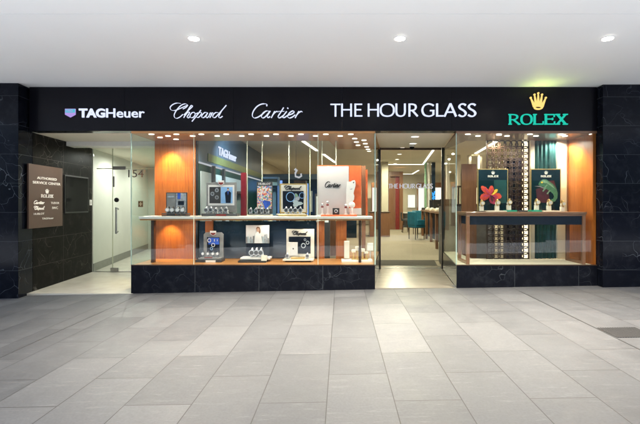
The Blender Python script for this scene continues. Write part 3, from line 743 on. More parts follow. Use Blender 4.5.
def frame_box(b, px0, py0, px1, py1, d, w, t, m):
    b.pbox(px0, py0, px1, py0+w, d, t, m); b.pbox(px0, py1-w, px1, py1, d, t, m)
    b.pbox(px0, py0+w, px0+w, py1-w, d, t, m); b.pbox(px1-w, py0+w, px1, py1-w, d, t, m)
def loop(b, px, py, r, d, m, w=.6):
    q = [(X(px+r*math.cos(i*PI/8), d), Z(py+r*math.sin(i*PI/8)*1.1, d)) for i in range(16)]
    ribbon(b, front(d), q, lambda a, c, s: w*d/F, m, 0, .003, True)
def blob(b, px, py, rx_, ry_, d, t, m, n=12, rot=0, jit=0):
    pts = []
    for i in range(n):
        a = 2*PI*i/n; j = 1 + jit*math.sin(3*a + px)
        u, v = rx_*math.cos(a)*j, ry_*math.sin(a)*j
        pts.append((px + u*math.cos(rot)-v*math.sin(rot), py + u*math.sin(rot)+v*math.cos(rot)))
    b.ppoly(pts, d, t, m)
def man(b, cx, top, h, d, suit, skin, shirt):
    b.ppoly([(cx-.14*h, top+h), (cx-.2*h, top+.33*h), (cx-.06*h, top+.22*h), (cx+.06*h, top+.22*h), (cx+.2*h, top+.33*h), (cx+.17*h, top+h)], d, .003, suit)
    b.ppoly([(cx-.04*h, top+.24*h), (cx+.04*h, top+.24*h), (cx, top+.5*h)], d-.003, .003, shirt)
    blob(b, cx, top+.13*h, .065*h, .09*h, d-.003, .003, skin)
    blob(b, cx, top+.05*h, .062*h, .035*h, d-.006, .003, 'textdark')

SZ = ST
# 1 grey photo panel
D1 = 8.5
g1 = thing('framed_poster', (X(176, D1), D1, SZ), 'dark grey photo panel of watches in front of the glowing orange wood', 'poster')
part('board', g1, lambda b: b.pbox(166, 192.4, 187, 214.2, D1, .03, 'charcoal'), bevel=.003)
def art1(b):
    b.pbox(167, 193.2, 175.5, 212, D1-.004, .003, 'midgrey'); b.pbox(176, 193.2, 186.2, 212, D1-.004, .003, 'greyprint')
    b.pbox(177.5, 193.2, 180.5, 199, D1-.008, .003, 'blueprint'); b.pbox(178, 201, 184, 205, D1-.008, .003, 'navy'); b.pbox(168, 196, 174, 197.5, D1-.008, .003, 'silver')
    b.ppoly([(182,193.4),(186,199),(186,203),(183,198)], D1-.010, .003, 'silver')
part('print', g1, art1)
tr = MB(); tr.pbox(161.5, 213.3, 187.5, 214.4, 8.3, .16, 'charcoal'); tr.box(X(161.5,8.3), X(187.5,8.3), 8.3, 8.46, SZ, SZ+.02, 'charcoal')
tag(tr.build('display_tray', bevel=.004), 'dark grey tray on the shelf in front of the grey photo panel', 'tray')
for i, px in enumerate((168.5, 173, 178.5, 183.5)):
    place_watch('dark', px, 8.36, SZ+.022, ORD[i] + ' watch from the left before the dark grey photo panel', 'watches before the grey photo panel', s=1.1)
# 2 large grey framed picture
D2 = 8.55
g2 = thing('framed_poster', (X(221, D2), D2, SZ), 'large grey framed picture of three silver watches and a man in a dark suit', 'poster')
part('frame', g2, lambda b: b.pbox(206.3, 182.3, 236.2, 212.5, D2, .05, 'midgrey'), bevel=.004)
part('mat_board', g2, lambda b: b.pbox(208.2, 185, 234.3, 205.4, D2-.006, .005, 'whitecard'))
def art2(b):
    b.pbox(209.4, 187, 220.6, 203.3, D2-.010, .003, 'textdark'); b.pbox(220.9, 187, 232.6, 203.3, D2-.010, .003, 'skyprint')
    for a, c in ((216.8, 190.2), (212.4, 193.8), (216.8, 197.4)): blob(b, a, c, 1.9, 2.0, D2-.014, .003, 'silver'); blob(b, a, c, 1.2, 1.3, D2-.017, .003, 'charcoal')
    man(b, 228, 187.5, 15.5, D2-.014, 'navy', 'skin', 'blueprint')
part('print', g2, art2)
def badge(b, cx, cy, d, s=1):
    b.ppoly([(cx-3*s,cy-2.2*s),(cx+3*s,cy-2.2*s),(cx+3*s,cy+1*s),(cx,cy+3*s),(cx-3*s,cy+1*s)], d, .012, 'whitecard')
    b.ppoly([(cx-2.4*s,cy-.2*s),(cx+2.4*s,cy-.2*s),(cx+2.4*s,cy+.9*s),(cx,cy+2.4*s),(cx-2.4*s,cy+.9*s)], d-.004, .003, 'red')
part('badge', g2, lambda b: badge(b, 220.9, 182.6, D2-.02))
tr = MB(); tr.box(X(203,8.35), X(238,8.35), 8.26, 8.5, SZ, SZ+.05, 'charcoal'); tr.box(X(216,8.24), X(226,8.24), 8.235, 8.258, SZ+.01, SZ+.035, 'red')
tag(tr.build('display_tray', bevel=.004), 'black tray with a red tab before the large grey framed picture', 'tray')
for i, (px, s) in enumerate(((207,1.1),(211.5,1.1),(216.5,1.0),(221.5,1.0),(226.5,1.1))):
    place_watch('silver', px, 8.36 + .03*(i % 2), SZ+.052, ORD[i] + ' white cushioned watch from the left on the black tray with red tab', 'watches on the black tray with red tab', s=s)
# posts of the light box behind
b = MB(); b.box(X(241,8.72), X(246,8.72), 8.7, 8.8, SZ, 2.24, 'maroon')
tag(b.build('lacquer_post', bevel=.004), 'dark red lacquered post standing on the shelf right of the grey framed picture', 'post')
# 4 mosaic panel
D4 = 8.55
g4 = thing('framed_poster', (X(264.5, D4), D4, SZ), 'tall narrow panel with a colourful mosaic print under a black header', 'poster')
part('board', g4, lambda b: b.pbox(256.7, 181.8, 272.4, 213.5, D4, .04, 'charcoal'), bevel=.003)
part('print', g4, lambda b: (b.pbox(257.3, 186, 271.7, 208.6, D4-.005, .004, 'mosaic'), blob(b, 266.5, 204, 3.6, 4.2, D4-.008, .003, 'blueprint', jit=.25)))
part('lettering', g4, lambda b: text(b, front(D4-.002), 'HUBLOT', X(258.6,D4), X(270.6,D4), Z(184.9,D4), Z(182.9,D4), 'whitecard', .003, .02))
tr = MB(); tr.box(X(247.5,8.3), X(271.5,8.3), 8.24, 8.5, SZ, SZ+.025, 'ivory'); tr.box(X(249,8.3), X(270.5,8.3), 8.26, 8.48, SZ+.025, SZ+.045, 'charcoal')
tag(tr.build('display_tray', bevel=.004), 'ivory edged black tray before the colourful mosaic panel', 'tray')
for i, px in enumerate((251, 256.3, 262.4, 267.6)):
    place_watch('silver', px, 8.36, SZ+.047, ORD[i] + ' white cushioned watch from the left before the mosaic panel', 'watches before the mosaic panel', s=1.0)
# 5 gold framed panel
D5 = 8.55
g5 = thing('framed_poster', (X(293.5, D5), D5, SZ), 'ivory panel in a gold frame with a dark blue picture, on the shelf', 'poster')
part('frame', g5, lambda b: b.pbox(279.8, 183.6, 307.2, 213, D5, .05, 'gold'), bevel=.004)
part('mat_board', g5, lambda b: b.pbox(281, 184.8, 306, 212, D5-.006, .005, 'ivory'))
def art5(b):
    b.pbox(282.7, 191, 303.6, 209, D5-.010, .003, 'navy')
    loop(b, 290.5, 197, 4.2, D5-.012, 'skyprint', .7); loop(b, 302, 195.5, 2.6, D5-.012, 'skyprint', .5)
    blob(b, 296.5, 198, 2.6, 4.2, D5-.015, .003, 'silver', jit=.3); blob(b, 297, 203.5, 4.8, 3.0, D5-.018, .003, 'palegrey', jit=.3); blob(b, 296.3, 195.5, 1.4, 1.6, D5-.021, .003, 'mintlight')
part('print', g5, art5)
part('lettering', g5, lambda b: script(b, front(D5-.008), CHOP, CSRC, X(284.5,D5), X(301.5,D5), Z(190.6,D5), Z(185.6,D5), .008, .018, 'textdark', .004))
tr = MB(); tr.box(X(279,8.3), X(307,8.3), 8.22, 8.48, SZ, SZ+.03, 'gold'); tr.box(X(276.5,8.3), X(305,8.3), 8.24, 8.46, SZ+.03, SZ+.045, 'ivory')
tag(tr.build('display_tray', bevel=.003), 'gold and ivory tray before the gold framed ivory panel', 'tray')
for i, px in enumerate((286.5, 291, 295.5, 300.5)):
    place_watch('silver', px, 8.36, SZ+.047, ORD[i] + ' white cushioned watch from the left before the gold framed panel', 'watches before the gold framed panel', s=1.15)
# 6 orange and white panel with panther
D6 = 8.62
g6 = thing('framed_poster', (X(338, D6), D6, SZ), 'large white and orange panel with a white cat cut-out', 'poster')
part('board', g6, lambda b: (b.pbox(317.2, 166.2, 348.8, 214.6, D6, .05, 'pinkcard')), bevel=.003)
part('top_edge', g6, lambda b: b.pbox(317.2, 165.2, 348.8, 166.1, D6, .05, 'orange'))
part('side_board', g6, lambda b: b.pbox(349, 165.6, 361.4, 208.2, D6+.012, .04, 'orange'))
part('base', g6, lambda b: b.pbox(349.2, 208.4, 361.4, 214.8, D6-.10, .14, 'whitecard'), bevel=.003)
def cat(b):
    pts = [(347,181.5),(350.5,181.6),(352.5,180.4),(354.8,180.2),(355.6,182),(355.6,185.5),(354.8,188.5),(354,191),(353.6,193.5),(354.4,196),(354,199.5),(352.5,202),(350.5,205),(348,208),(346.2,205),(346.2,190)]
    b.ppoly(pts, D6-.03, .028, 'white_leather')
    b.ppoly([(352.8,182.2),(354.6,181.6),(353.4,183.6)], D6-.034, .003, 'textdark'); b.ppoly([(349.5,189.2),(352.5,188.4),(351.8,189.6)], D6-.034, .003, 'greyprint')
part('cat_cutout', g6, cat)
part('lettering', g6, lambda b: script(b, front(D6-.002), CART, KSRC, X(325,D6), X(340.8,D6), Z(187.4,D6), Z(181.6,D6), .008, .020, 'textdark', .004))
tr = MB(); tr.box(X(321,8.3), X(357,8.3), 8.22, 8.52, SZ, SZ+.028, 'orange')
tag(tr.build('display_plinth', bevel=.004), 'low orange plinth on the shelf before the white and orange panel', 'plinth')
PZ = SZ+.028
def perfume(px, hgt, label):
    d = 8.36; t = thing('jewel_stand', (X(px,d), d, PZ), label, 'jewellery stand', 'small stands on the orange plinth')
    part('base', t, lambda b: b.cyl((X(px,d), d, PZ), .035, .02, 'white_leather', 14))
    part('stem', t, lambda b: b.cyl((X(px,d), d, PZ+.02), .02, hgt*.6, 'whitecard', 12, r2=.014))
    part('band', t, lambda b: b.cyl((X(px,d), d, PZ+.02+hgt*.6), .026, .03, 'red', 14))
    part('jewel', t, lambda b: b.sphere((X(px,d), d, PZ+.05+hgt*.75), .026, 'silver', 10), smooth=True)
perfume(322.3, .20, 'left white jewellery stand with red band on the orange plinth')
perfume(327.6, .26, 'taller jewellery stand with red band beside the small black box')
perfume(345.8, .18, 'slim jewellery stand with red band left of the white bust')
t = thing('ring_box', (X(336,8.34), 8.34, PZ), 'small black box showing a white ring before the white panel', 'ring box')
part('box', t, lambda b: b.box(X(332.6,8.34), X(339.4,8.34), 8.32, 8.42, PZ, PZ+.13, 'textdark'), bevel=.004)
part('ring', t, lambda b: b.tube([(X(336,8.31)+.028*math.cos(i*PI/8), 8.308, PZ+.07+.028*math.sin(i*PI/8)) for i in range(16)], .009, 'silver', 6, True), smooth=True)
t = thing('jewel_bust', (X(352,8.36), 8.36, PZ), 'white jewellery bust below the cat cut-out', 'jewellery bust')
part('bust', t, lambda b: (b.sphere((X(352,8.36), 8.36, PZ+.19), .062, 'white_leather', 14, sy=.7), b.cyl((X(352,8.36), 8.36, PZ+.02), .02, .13, 'white_leather', 12), b.cyl((X(352,8.36), 8.36, PZ), .045, .02, 'white_leather', 16)), smooth=True)
# strip behind right end
b = MB(); b.box(X(365.8,8.7), X(367.6,8.7), 8.7, 8.76, SZ, 2.3, 'orange'); tag(b.build('display_fin'), 'thin orange upright fin near the right end of the shelf', 'fin')
b = MB(); b.box(X(361.8,8.82), X(365.6,8.82), 8.83, 8.9, PT, 2.39, 'brownwood'); tag(b.build('timber_post'), 'dark brown timber post at the right end of the left window', 'post')

# ---- lower displays on the deck ------------------------------------
DZ = PT
DA = 8.62
a1 = thing('framed_poster', (X(213.3,DA), DA, DZ), 'grey panel with a glowing blue watch picture standing on the window deck', 'poster')
part('frame', a1, lambda b: b.ppoly([(203.6,259),(203.6,234.5),(205.5,232.4),(221.3,232.4),(223.2,234.5),(223.2,259)], DA, .04, 'midgrey'))
def artA(b):
    b.pbox(207, 237.2, 219.6, 252.6, DA-.005, .004, 'navy'); b.pbox(208.4, 237.8, 219, 244.4, DA-.009, .003, 'blueprint')
    loop(b, 209.2, 240.4, 1.6, DA-.011, 'whitecard', .6); loop(b, 213.2, 245, 1.6, DA-.011, 'whitecard', .5); loop(b, 211.4, 248.6, 1.2, DA-.011, 'skyprint', .4); b.pbox(214, 239, 214.8, 241.5, DA-.012, .003, 'whitecard'); b.pbox(217, 239.4, 217.6, 241.2, DA-.012, .003, 'whitecard')
part('print', a1, artA)
part('badge', a1, lambda b: badge(b, 213, 233, DA-.015, 1.0))
tr = MB(); tr.box(X(196.5,8.38), X(222.5,8.38), 8.3, 8.56, DZ, DZ+.05, 'charcoal'); tr.box(X(199,8.38), X(221,8.38), 8.33, 8.54, DZ+.05, DZ+.08, 'midgrey')
tr.box(X(205.5,8.29), X(215.5,8.29), 8.29, 8.299, DZ+.0, DZ+.04, 'whitecard'); tr.box(X(204,8.3), X(212,8.3), 8.32, 8.335, DZ+.082, DZ+.10, 'red')
tag(tr.build('display_tray', bevel=.003), 'stepped dark tray on the deck before the blue watch picture', 'tray')
for i, px in enumerate((203.5, 208.5, 213.5, 218)):
    place_watch('dark', px, 8.45, DZ+.082, ORD[i] + ' watch from the left on the stepped dark tray of the blue picture', 'watches on the stepped dark tray', s=.8)
DBp = 8.66
a2 = thing('framed_poster', (X(257.6,DBp), DBp, DZ), 'panel with a pale city skyline and a woman in white above a navy band', 'poster')
part('board', a2, lambda b: b.pbox(245.8, 225, 269.4, 259, DBp, .03, 'navy'), bevel=.003)
def artB(b):
    b.pbox(246, 225.2, 269.2, 243.2, DBp-.005, .004, 'whitecard')
    xs = 246.3
    rr = random.Random(3)
    while xs < 268.6:
        w = rr.uniform(.8, 1.8); h = rr.uniform(3, 9); b.pbox(xs, 243-h, min(xs+w, 269), 243, DBp-.008-.002*rr.random(), .003, rr.choice(['greyprint', 'palegrey', 'midgrey'])); xs += w+.15
    b.ppoly([(254.4,243.2),(255.2,233.6),(257,231.8),(259.4,231.8),(261,234.4),(262.4,243.2)], DBp-.013, .003, 'white_leather')
    blob(b, 258, 230, 1.5, 2.0, DBp-.016, .003, 'skin'); blob(b, 258.2, 228.6, 1.9, 1.9, DBp-.0145, .003, 'brownwood'); blob(b, 259.6, 231, .9, 2.6, DBp-.0145, .003, 'brownwood')
part('print', a2, artB)
tr = MB(); tr.box(X(239,8.34), X(266.5,8.34), 8.25, 8.5, DZ, DZ+.035, 'textdark'); tr.box(X(241,8.4), X(270.5,8.4), 8.34, 8.6, DZ+.05, DZ+.085, 'whitecard'); tr.box(X(243,8.4), X(268,8.4), 8.36, 8.58, DZ+.035, DZ+.05, 'textdark')
tag(tr.build('display_tray', bevel=.003), 'white topped black tray on the deck before the skyline panel', 'tray')
for i, px in enumerate((252.5, 257, 261.4)):
    place_watch('silver', px, 8.46, DZ+.087, ORD[i] + ' silver watch from the left on the tray before the skyline panel', 'watches before the skyline panel', s=1.5)
b = MB(); b.ppoly([(261.4,254.8),(267.2,255.4),(266.6,261.6),(261,261)], 8.30, .015, 'ivory'); b.box(X(261.4,8.3), X(266.4,8.3), 8.27, 8.34, DZ+.035, DZ+.046, 'ivory')
tag(b.build('price_card'), 'small ivory card leaning on the tray of the skyline panel', 'card')
DCp = 8.66
a3 = thing('framed_poster', (X(300,DCp), DCp, DZ), 'ivory panel with script name over a navy picture of drop earrings on the deck', 'poster')
part('board', a3, lambda b: b.pbox(286.4, 229, 314.2, 259.5, DCp, .04, 'ivory'), bevel=.003)
def artC(b):
    b.pbox(288.8, 236.6, 310.6, 253.6, DCp-.005, .004, 'navy')
    loop(b, 303.4, 245.6, 2.0, DCp-.008, 'silver', .8); loop(b, 307.6, 242.6, 1.4, DCp-.008, 'silver', .6); loop(b, 305, 239.6, .9, DCp-.008, 'silver', .4)
part('print', a3, artC)
part('lettering', a3, lambda b: script(b, front(DCp-.002), CHOP, CSRC, X(292,DCp), X(307.5,DCp), Z(235.6,DCp), Z(230.8,DCp), .008, .018, 'textdark', .004))
b = MB(); b.pbox(287.6, 242.2, 297.6, 255.5, 8.56, .02, 'whitecard'); b.pbox(288.4, 243, 289.6, 254.6, 8.556, .004, 'ivory'); b.pbox(292.6, 248, 293.8, 249.4, 8.555, .004, 'textdark')
tag(b.build('white_card', bevel=.002), 'plain white card standing before the lower ivory panel', 'card')
tr = MB(); tr.box(X(285.5,8.4), X(311,8.4), 8.36, 8.54, DZ, DZ+.03, 'bronze'); tr.box(X(283,8.34), X(313.5,8.34), 8.3, 8.6, DZ+.03, DZ+.055, 'ivory'); tr.box(X(291,8.34), X(304.5,8.34), 8.34, 8.5, DZ+.055, DZ+.09, 'gold')
tag(tr.build('display_tray', bevel=.003), 'ivory tray with a raised gold block before the lower ivory panel', 'tray')
for i, px in enumerate((287.5, 307.5)):
    place_watch('silver', px, 8.42, DZ+.057, ('left', 'right')[i] + ' watch beside the gold block on the lower ivory tray', 'watches on the ivory tray', s=1.0)
# right group of small gold displays
tr = MB(); tr.box(X(341.5,8.36), X(373,8.36)-.01, 8.3, 8.62, DZ, DZ+.035, 'whitecard')
tag(tr.build('display_tray', bevel=.003), 'white tray at the right end of the window deck', 'tray')
b = MB(); b.pbox(344.2, 241.2, 349.4, 258.4, 8.5, .12, 'ivory')
tag(b.build('display_block', bevel=.004), 'tall narrow ivory block at the right end of the window deck', 'block')
for i, (px, h) in enumerate(((353.6, .20), (357.2, .26), (362.8, .22), (366.2, .16))):
    d = 8.46; x = X(px, d); z0 = DZ+.035
    t = thing('necklace_stand', (x, d, z0), ['short gold stand next to the tall ivory block', 'tall gold stand left of the dark table leg', 'cream and gold stand right of the dark table leg', 'lowest gold stand beside the white cube'][i], 'jewellery stand', 'gold stands on the white tray')
    part('base', t, lambda b: b.cyl((x, d, z0), .04, .02, 'gold', 16))
    part('stem', t, lambda b: b.cyl((x, d, z0+.02), .014, h*.6, 'gold', 10))
    part('cushion', t, lambda b: b.box(x-.04, x+.04, d-.03, d+.03, z0+.02+h*.6, z0+h, 'cream_leather'), bevel=.012)
b = MB(); b.pbox(367.4, 243.2, 373.2, 250.6, 8.7, .1, 'white_leather'); b.pbox(369.6, 250.6, 371, 259.2, 8.74, .03, 'champagne')
tag(b.build('display_cube', bevel=.003), 'white cube on a thin stem at the far right of the deck', 'cube')

# ================================================================== ENTRANCE DOORWAY
en = thing('shop_entrance', (1.7, 10.3, .036), 'glass shop entrance with black jambs and white shop name on the glass', 'entrance')
JZ = 2.956
part('jamb', en, lambda b: b.prism([(.86, 10.255), (.955, 10.255), (.97, 10.40), (.87, 10.40)], .037, JZ, 'black'))
part('jamb', en, lambda b: b.prism([(2.425, 10.255), (2.50, 10.255), (2.52, 10.40), (2.44, 10.40)], .037, JZ, 'black'))
part('transom', en, lambda b: b.prism([(.96, 10.305), (2.42, 10.305), (2.435, 10.38), (.97, 10.38)], 2.91, 2.956, 'bronze'))
dg = part('door', en, lambda b: b.box(.985, 1.70, 10.42, 10.436, .045, 2.90, 'glass_clear'))
part('door', en, lambda b: b.box(1.71, 2.425, 10.42, 10.436, .045, 2.90, 'glass_clear'))
hgx = [(g, X(388.4+(p-330.4)*.3045, 10.41), X(388.4+(q-330.4)*.3045, 10.41)) for g, p, q in hg]
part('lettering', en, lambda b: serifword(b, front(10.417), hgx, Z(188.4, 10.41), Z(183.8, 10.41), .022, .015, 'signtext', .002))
part('threshold_rail', en, lambda b: b.box(.97, 2.44, 10.40, 10.45, .037, .044, 'steel'))
cam = thing('dome_camera', (X(412,9.9), 9.9, 2.956), 'small black dome camera under the doorway soffit', 'camera')
part('mount', cam, lambda b: b.cyl((X(412,9.9), 9.9, 2.925), .06, .03, 'white', 20))
part('dome', cam, lambda b: b.sphere((X(412,9.9), 9.9, 2.92), .055, 'blackgloss', 16), smooth=True)
for i, (px, py, lb) in enumerate(((415, 136.4, 'round soffit lamp nearest the pavement above the doorway'), (413, 143.3, 'round soffit lamp beside the dome camera above the doorway'))):
    d = 1.358*F/(VY-py); x = X(px, d)
    t = thing('soffit_lamp', (x, d, 2.956), lb, 'downlight', 'soffit lamps over the doorway')
    part('trim_ring', t, lambda b: b.tube([(x+.085*math.cos(a*PI/10), d+.085*math.sin(a*PI/10), 2.952) for a in range(20)], .008, 'white', 6, True), smooth=True)
    part('lamp', t, lambda b: b.cyl((x, d, 2.95), .076, .005, 'slot', 20))

# ================================================================== RIGHT SHOP WINDOW
RL, RR = 2.149, 4.765
rw = thing('shop_window', (3.45, D0, 0), 'right shop window box with lattice screen on a black marble plinth below the green sign', 'shop window')
part('plinth', rw, lambda b: b.prism([(RL, D0), (RR, D0), (RR, BD), (2.7, BD), (2.7, 10.2), (DR1[0]-.01, 10.25)], -.2, PT-.012, 'marble_plinth'))
part('deck', rw, lambda b: b.prism([(RL+.02, D0+.03), (RR-.01, D0+.03), (RR-.01, BD), (2.72, BD), (2.72, 10.18), (DR1[0]+.01, 10.2)], PT-.012, PT, 'cream'))
part('sill_trim', rw, lambda b: b.box(RL, RR, D0-.004, D0+.028, PT-.012, PT+.006, 'bronze'))
part('glass_pane', rw, lambda b: b.box(RL+.006, RR-.01, D0+.008, D0+.018, PT+.006, GZ1, 'glass'))
part('glass_pane', rw, lambda b: b.seg((RL, D0+.02), (DR1[0]-.005, 10.24), PT, GZ1, -.012, 'glass_clear'))
part('glass_joint', rw, lambda b: b.box(RL-.008, RL+.006, D0+.004, D0+.022, PT+.006, GZ1, 'glass_edge'))
part('soffit', rw, lambda b: b.prism([(RL, D0+.005), (RR, D0+.005), (RR, BD), (2.6, BD), (2.52, 10.2), (2.47, 10.2)], GZ1, 2.957, 'brownwoodx'))
part('wood_side_panel', rw, lambda b: b.box(RR-.06, RR-.005, D0+.03, BD, PT, GZ1, 'wood'))
part('timber_post', rw, lambda b: b.box(X(565.4,BD), X(571,BD), BD-.08, BD, PT, GZ1, 'brownwood'))
part('column', rw, lambda b: b.box(X(556,BD), X(565.2,BD), BD-.06, BD, PT, GZ1, 'cream'))
part('column', rw, lambda b: b.box(X(529.2,BD), X(533.4,BD), BD-.06, BD, PT, GZ1, 'cream'))
def curt(u, v):
    x = X(533.6,BD) + u*(X(555.8,BD)-X(533.6,BD)); return (x, BD-.02+.018*math.sin(u*34)+.01*math.sin(u*13+2), PT + v*(GZ1-PT))
part('curtain', rw, lambda b: b.grid(curt, 60, 4, 'teal'), smooth=True)
part('back_board', rw, lambda b: b.box(X(529,BD), X(572,BD)+.2, BD+.02, BD+.05, PT, GZ1, 'dkteal'))
for i in range(5): 
    slot(rw, X(468 + 31*i if i else 468, 8.04), 8.04, GZ1)
for i in range(4): slot(rw, X(478 + 29*i, 8.24), 8.24, GZ1)
for px in (499, 563): slot(rw, X(px, 8.12), 8.12, GZ1)
# lattice screen
ls = thing('lattice_screen', (X(508,BD-.1), BD-.1, PT), 'bronze lattice screen of interlaced rings with a glowing strip behind the counter', 'screen')
def lattice(b):
    d = BD-.10; x0, x1 = X(487.5,d), X(528.6,d); sp = (x1-x0)/7; r = sp*.69
    pl = front(d); k = 0; z = PT + sp*.5; j = 0
    while z < GZ1 - .02:
        for i in range(7):
            cx = x0 + (i + .5)*sp
            q = []
            for a in range(12):
                px_, pz_ = cx + r*math.cos(a*PI/6), z + r*math.sin(a*PI/6)
                q.append((min(max(px_, x0), x1), min(max(pz_, PT+.01), GZ1-.01)))
            k = (k+1) % 5
            ribbon(b, pl, q, lambda dx, dy, s: .020, 'bronze', -.02, .004*k*.3+.001, True)
        z += sp; j += 1
    b.box(x0-.02, x0+.0, d-.012, d+.03, PT, GZ1, 'bronze'); b.box(x1, x1+.012, d-.012, d+.03, PT, GZ1, 'bronze')
part('lattice', ls, lattice)
part('light_strip', ls, lambda b: b.box(X(522,BD), X(527.2,BD), BD-.03, BD-.01, PT, GZ1, 'ledwarm'))
part('backing', ls, lambda b: (b.box(X(503,BD), X(521.6,BD), BD-.03, BD-.01, PT, 2.55, 'purple')))
# counter
CT = 1.45
ct = thing('display_counter', (3.49, 8.35, PT), 'walnut framed display counter with navy leather apron in the right window', 'counter')
cx0, cx1, cy0, cy1 = 2.36, 4.60, 8.02, 8.66
part('counter_top', ct, lambda b: b.box(cx0-.02, cx1+.02, cy0-.01, cy1, CT-.045, CT, 'brownwoodx'), bevel=.006)
part('apron', ct, lambda b: b.box(cx0+.07, cx1-.07, cy0+.01, cy1-.03, CT-.24, CT-.075, 'navy'))
part('upper_rail', ct, lambda b: b.box(cx0, cx1, cy0, cy1-.02, CT-.075, CT-.0455, 'brownwoodx'))
for x in (cx0, cx1-.06):
    part('leg', ct, lambda b: b.box(x, x+.06, cy0, cy0+.06, PT, CT-.075, 'brownwood'), bevel=.005)
    part('leg', ct, lambda b: b.box(x, x+.06, cy1-.08, cy1-.02, PT, CT-.075, 'brownwood'), bevel=.005)
    part('side_rail', ct, lambda b: b.box(x+.004, x+.056, cy0+.061, cy1-.081, PT, PT+.05, 'brownwood'))
DP = 8.50
def rolexpanel(px0, px1, label, art):
    t = thing('framed_poster', (X((px0+px1)/2,DP), DP, CT), label, 'poster')
    part('frame', t, lambda b: b.pbox(px0-.7, 168.8, px1+.7, 211.2, DP+.004, .05, 'gold'), bevel=.003)
    part('board', t, lambda b: b.pbox(px0, 169.6, px1, 211.2, DP-.004, .008, 'darkgreen'))
    part('print', t, art)
    cx = (px0+px1)/2
    part('lettering', t, lambda b: (crown(b, front(DP-.006), X(cx,DP), Z(174.6,DP), Z(170.9,DP), .075, 'ivory', .003),
        serifword(b, front(DP-.006), [(g, X(cx-5.2+i*2.1,DP), X(cx-3.4+i*2.1,DP)) for i, g in enumerate('ROLEX')], Z(177.2,DP), Z(175.4,DP),   .012, .008, 'ivory', .003, True)))
def petal(b, cx, cy, ang, l, w, k, m):
    pts = []
    for i in range(15):
        s = i/14; ww = w*math.sin(PI*min(1, s*.94+.06))**.7*(.55+.6*s); pts.append((s*l, ww))
    q = pts + [(a, -c) for a, c in pts[::-1]]
    q = [(cx + a*math.cos(ang) - c*math.sin(ang), cy + a*math.sin(ang) + c*math.cos(ang) + .25*math.sin(a*2)) for a, c in q]
    b.ppoly(q, DP-.010-k*.003, .0025, m)
def flower(b):
    b.pbox(494, 180, 506.5, 203, DP-.007, .002, 'dkteal')
    cx, cy = 490.5, 195
    for k, (a, l, w, m) in enumerate(((2.85, 11, 4.0, 'coral'), (3.9, 13, 3.0, 'coral'), (4.85, 9.5, 3.0, 'coral'), (1.15, 10, 4.0, 'coral2'), (.15, 11.5, 3.6, 'coral'), (.55, 8, 2.0, 'coral2'))):
        petal(b, cx, cy, a, l, w, k, m); petal(b, cx, cy, a+.12, l*.72, w*.32, k+7, 'coral2' if m == 'coral' else 'darkred')
    b.ppoly([(491,195.2),(495.4,190.4),(497.6,191.6),(492,195.8)], DP-.034, .003, 'pistil'); blob(b, 496, 190.6, 2.0, 1.3, DP-.037, .003, 'pistil', rot=-.5)
rolexpanel(478.6, 507.4, 'dark green panel with a red hibiscus flower and gold crown', flower)
def lizard(b):
    b.ppoly([(536,189),(548,186),(550,203),(537,202.5)], DP-.007, .002, 'darkred'); b.ppoly([(546,181),(554,180.5),(557,190),(550,187)], DP-.0075, .003, 'darkred')
    body = [(538.4,184.6),(540,181.2),(543,179.2),(546.2,179.4),(549.5,181.6),(553,184),(556,188),(557.8,193),(557.4,198),(555,201.5),(551.8,201.8),(551,199.5),(553.2,198.8),(554.2,196.4),(553,193.8),(550,191.2),(546.2,188.8),(543,186.6),(540,185.8)]
    b.ppoly(body, DP-.012, .004, 'mint')
    b.ppoly([(540.4,182.4),(543,180.2),(546,180.6),(552,184.8),(555.4,189),(553,187.6),(547,183.4)], DP-.015, .0025, 'mintlight')
    for x_, y_, l_ in ((545,187.5,4.2),(549.4,190.2,4.0),(546.8,184.5,3.4)):
        b.ppoly([(x_,y_),(x_+1.2,y_+.3),(x_-1.6,y_+l_),(x_-2.8,y_+l_-.4)], DP-.018, .0025, 'mintlight')
    blob(b, 542, 182.4, .9, .9, DP-.019, .003, 'pistil')
    b.ppoly([(534.5,186.2),(540,185.8),(546,188.4),(545.6,189.6),(540,187)], DP-.0105, .003, 'midgrey')
rolexpanel(531.6, 560.2, 'dark green panel with a green chameleon on a branch and gold crown', lizard)
b = MB(); b.box(X(486,8.3), X(505,8.3), 8.2, 8.42, CT, CT+.022, 'cream_leather'); tag(b.build('display_tray', bevel=.004), 'cream leather tray before the flower panel', 'tray')
b = MB(); b.box(X(541,8.3), X(558.5,8.3), 8.2, 8.42, CT, CT+.022, 'cream_leather'); tag(b.build('display_tray', bevel=.004), 'cream leather tray before the chameleon panel', 'tray')
b = MB(); b.box(X(505.6,8.3), X(516,8.3), 8.24, 8.42, CT, CT+.03, 'emerald'); tag(b.build('display_pad', bevel=.004), 'emerald green pad right of the cream tray of the flower panel', 'pad')
b = MB(); b.box(X(530.6,8.3), X(540.6,8.3), 8.24, 8.42, CT, CT+.03, 'emerald'); tag(b.build('display_pad', bevel=.004), 'emerald green pad left of the cream tray of the chameleon panel', 'pad')
b = MB(); b.box(X(476,8.3), X(485,8.3), 8.24, 8.42, CT, CT+.012, 'bronze'); tag(b.build('display_pad', bevel=.004), 'flat bronze pad under the leftmost gold watch on the counter', 'pad')
b = MB(); b.box(X(517.6,8.3), X(526,8.3), 8.22, 8.3, CT, CT+.03, 'charcoal'); tag(b.build('name_block', bevel=.004), 'small dark name block at the middle of the walnut counter', 'block')
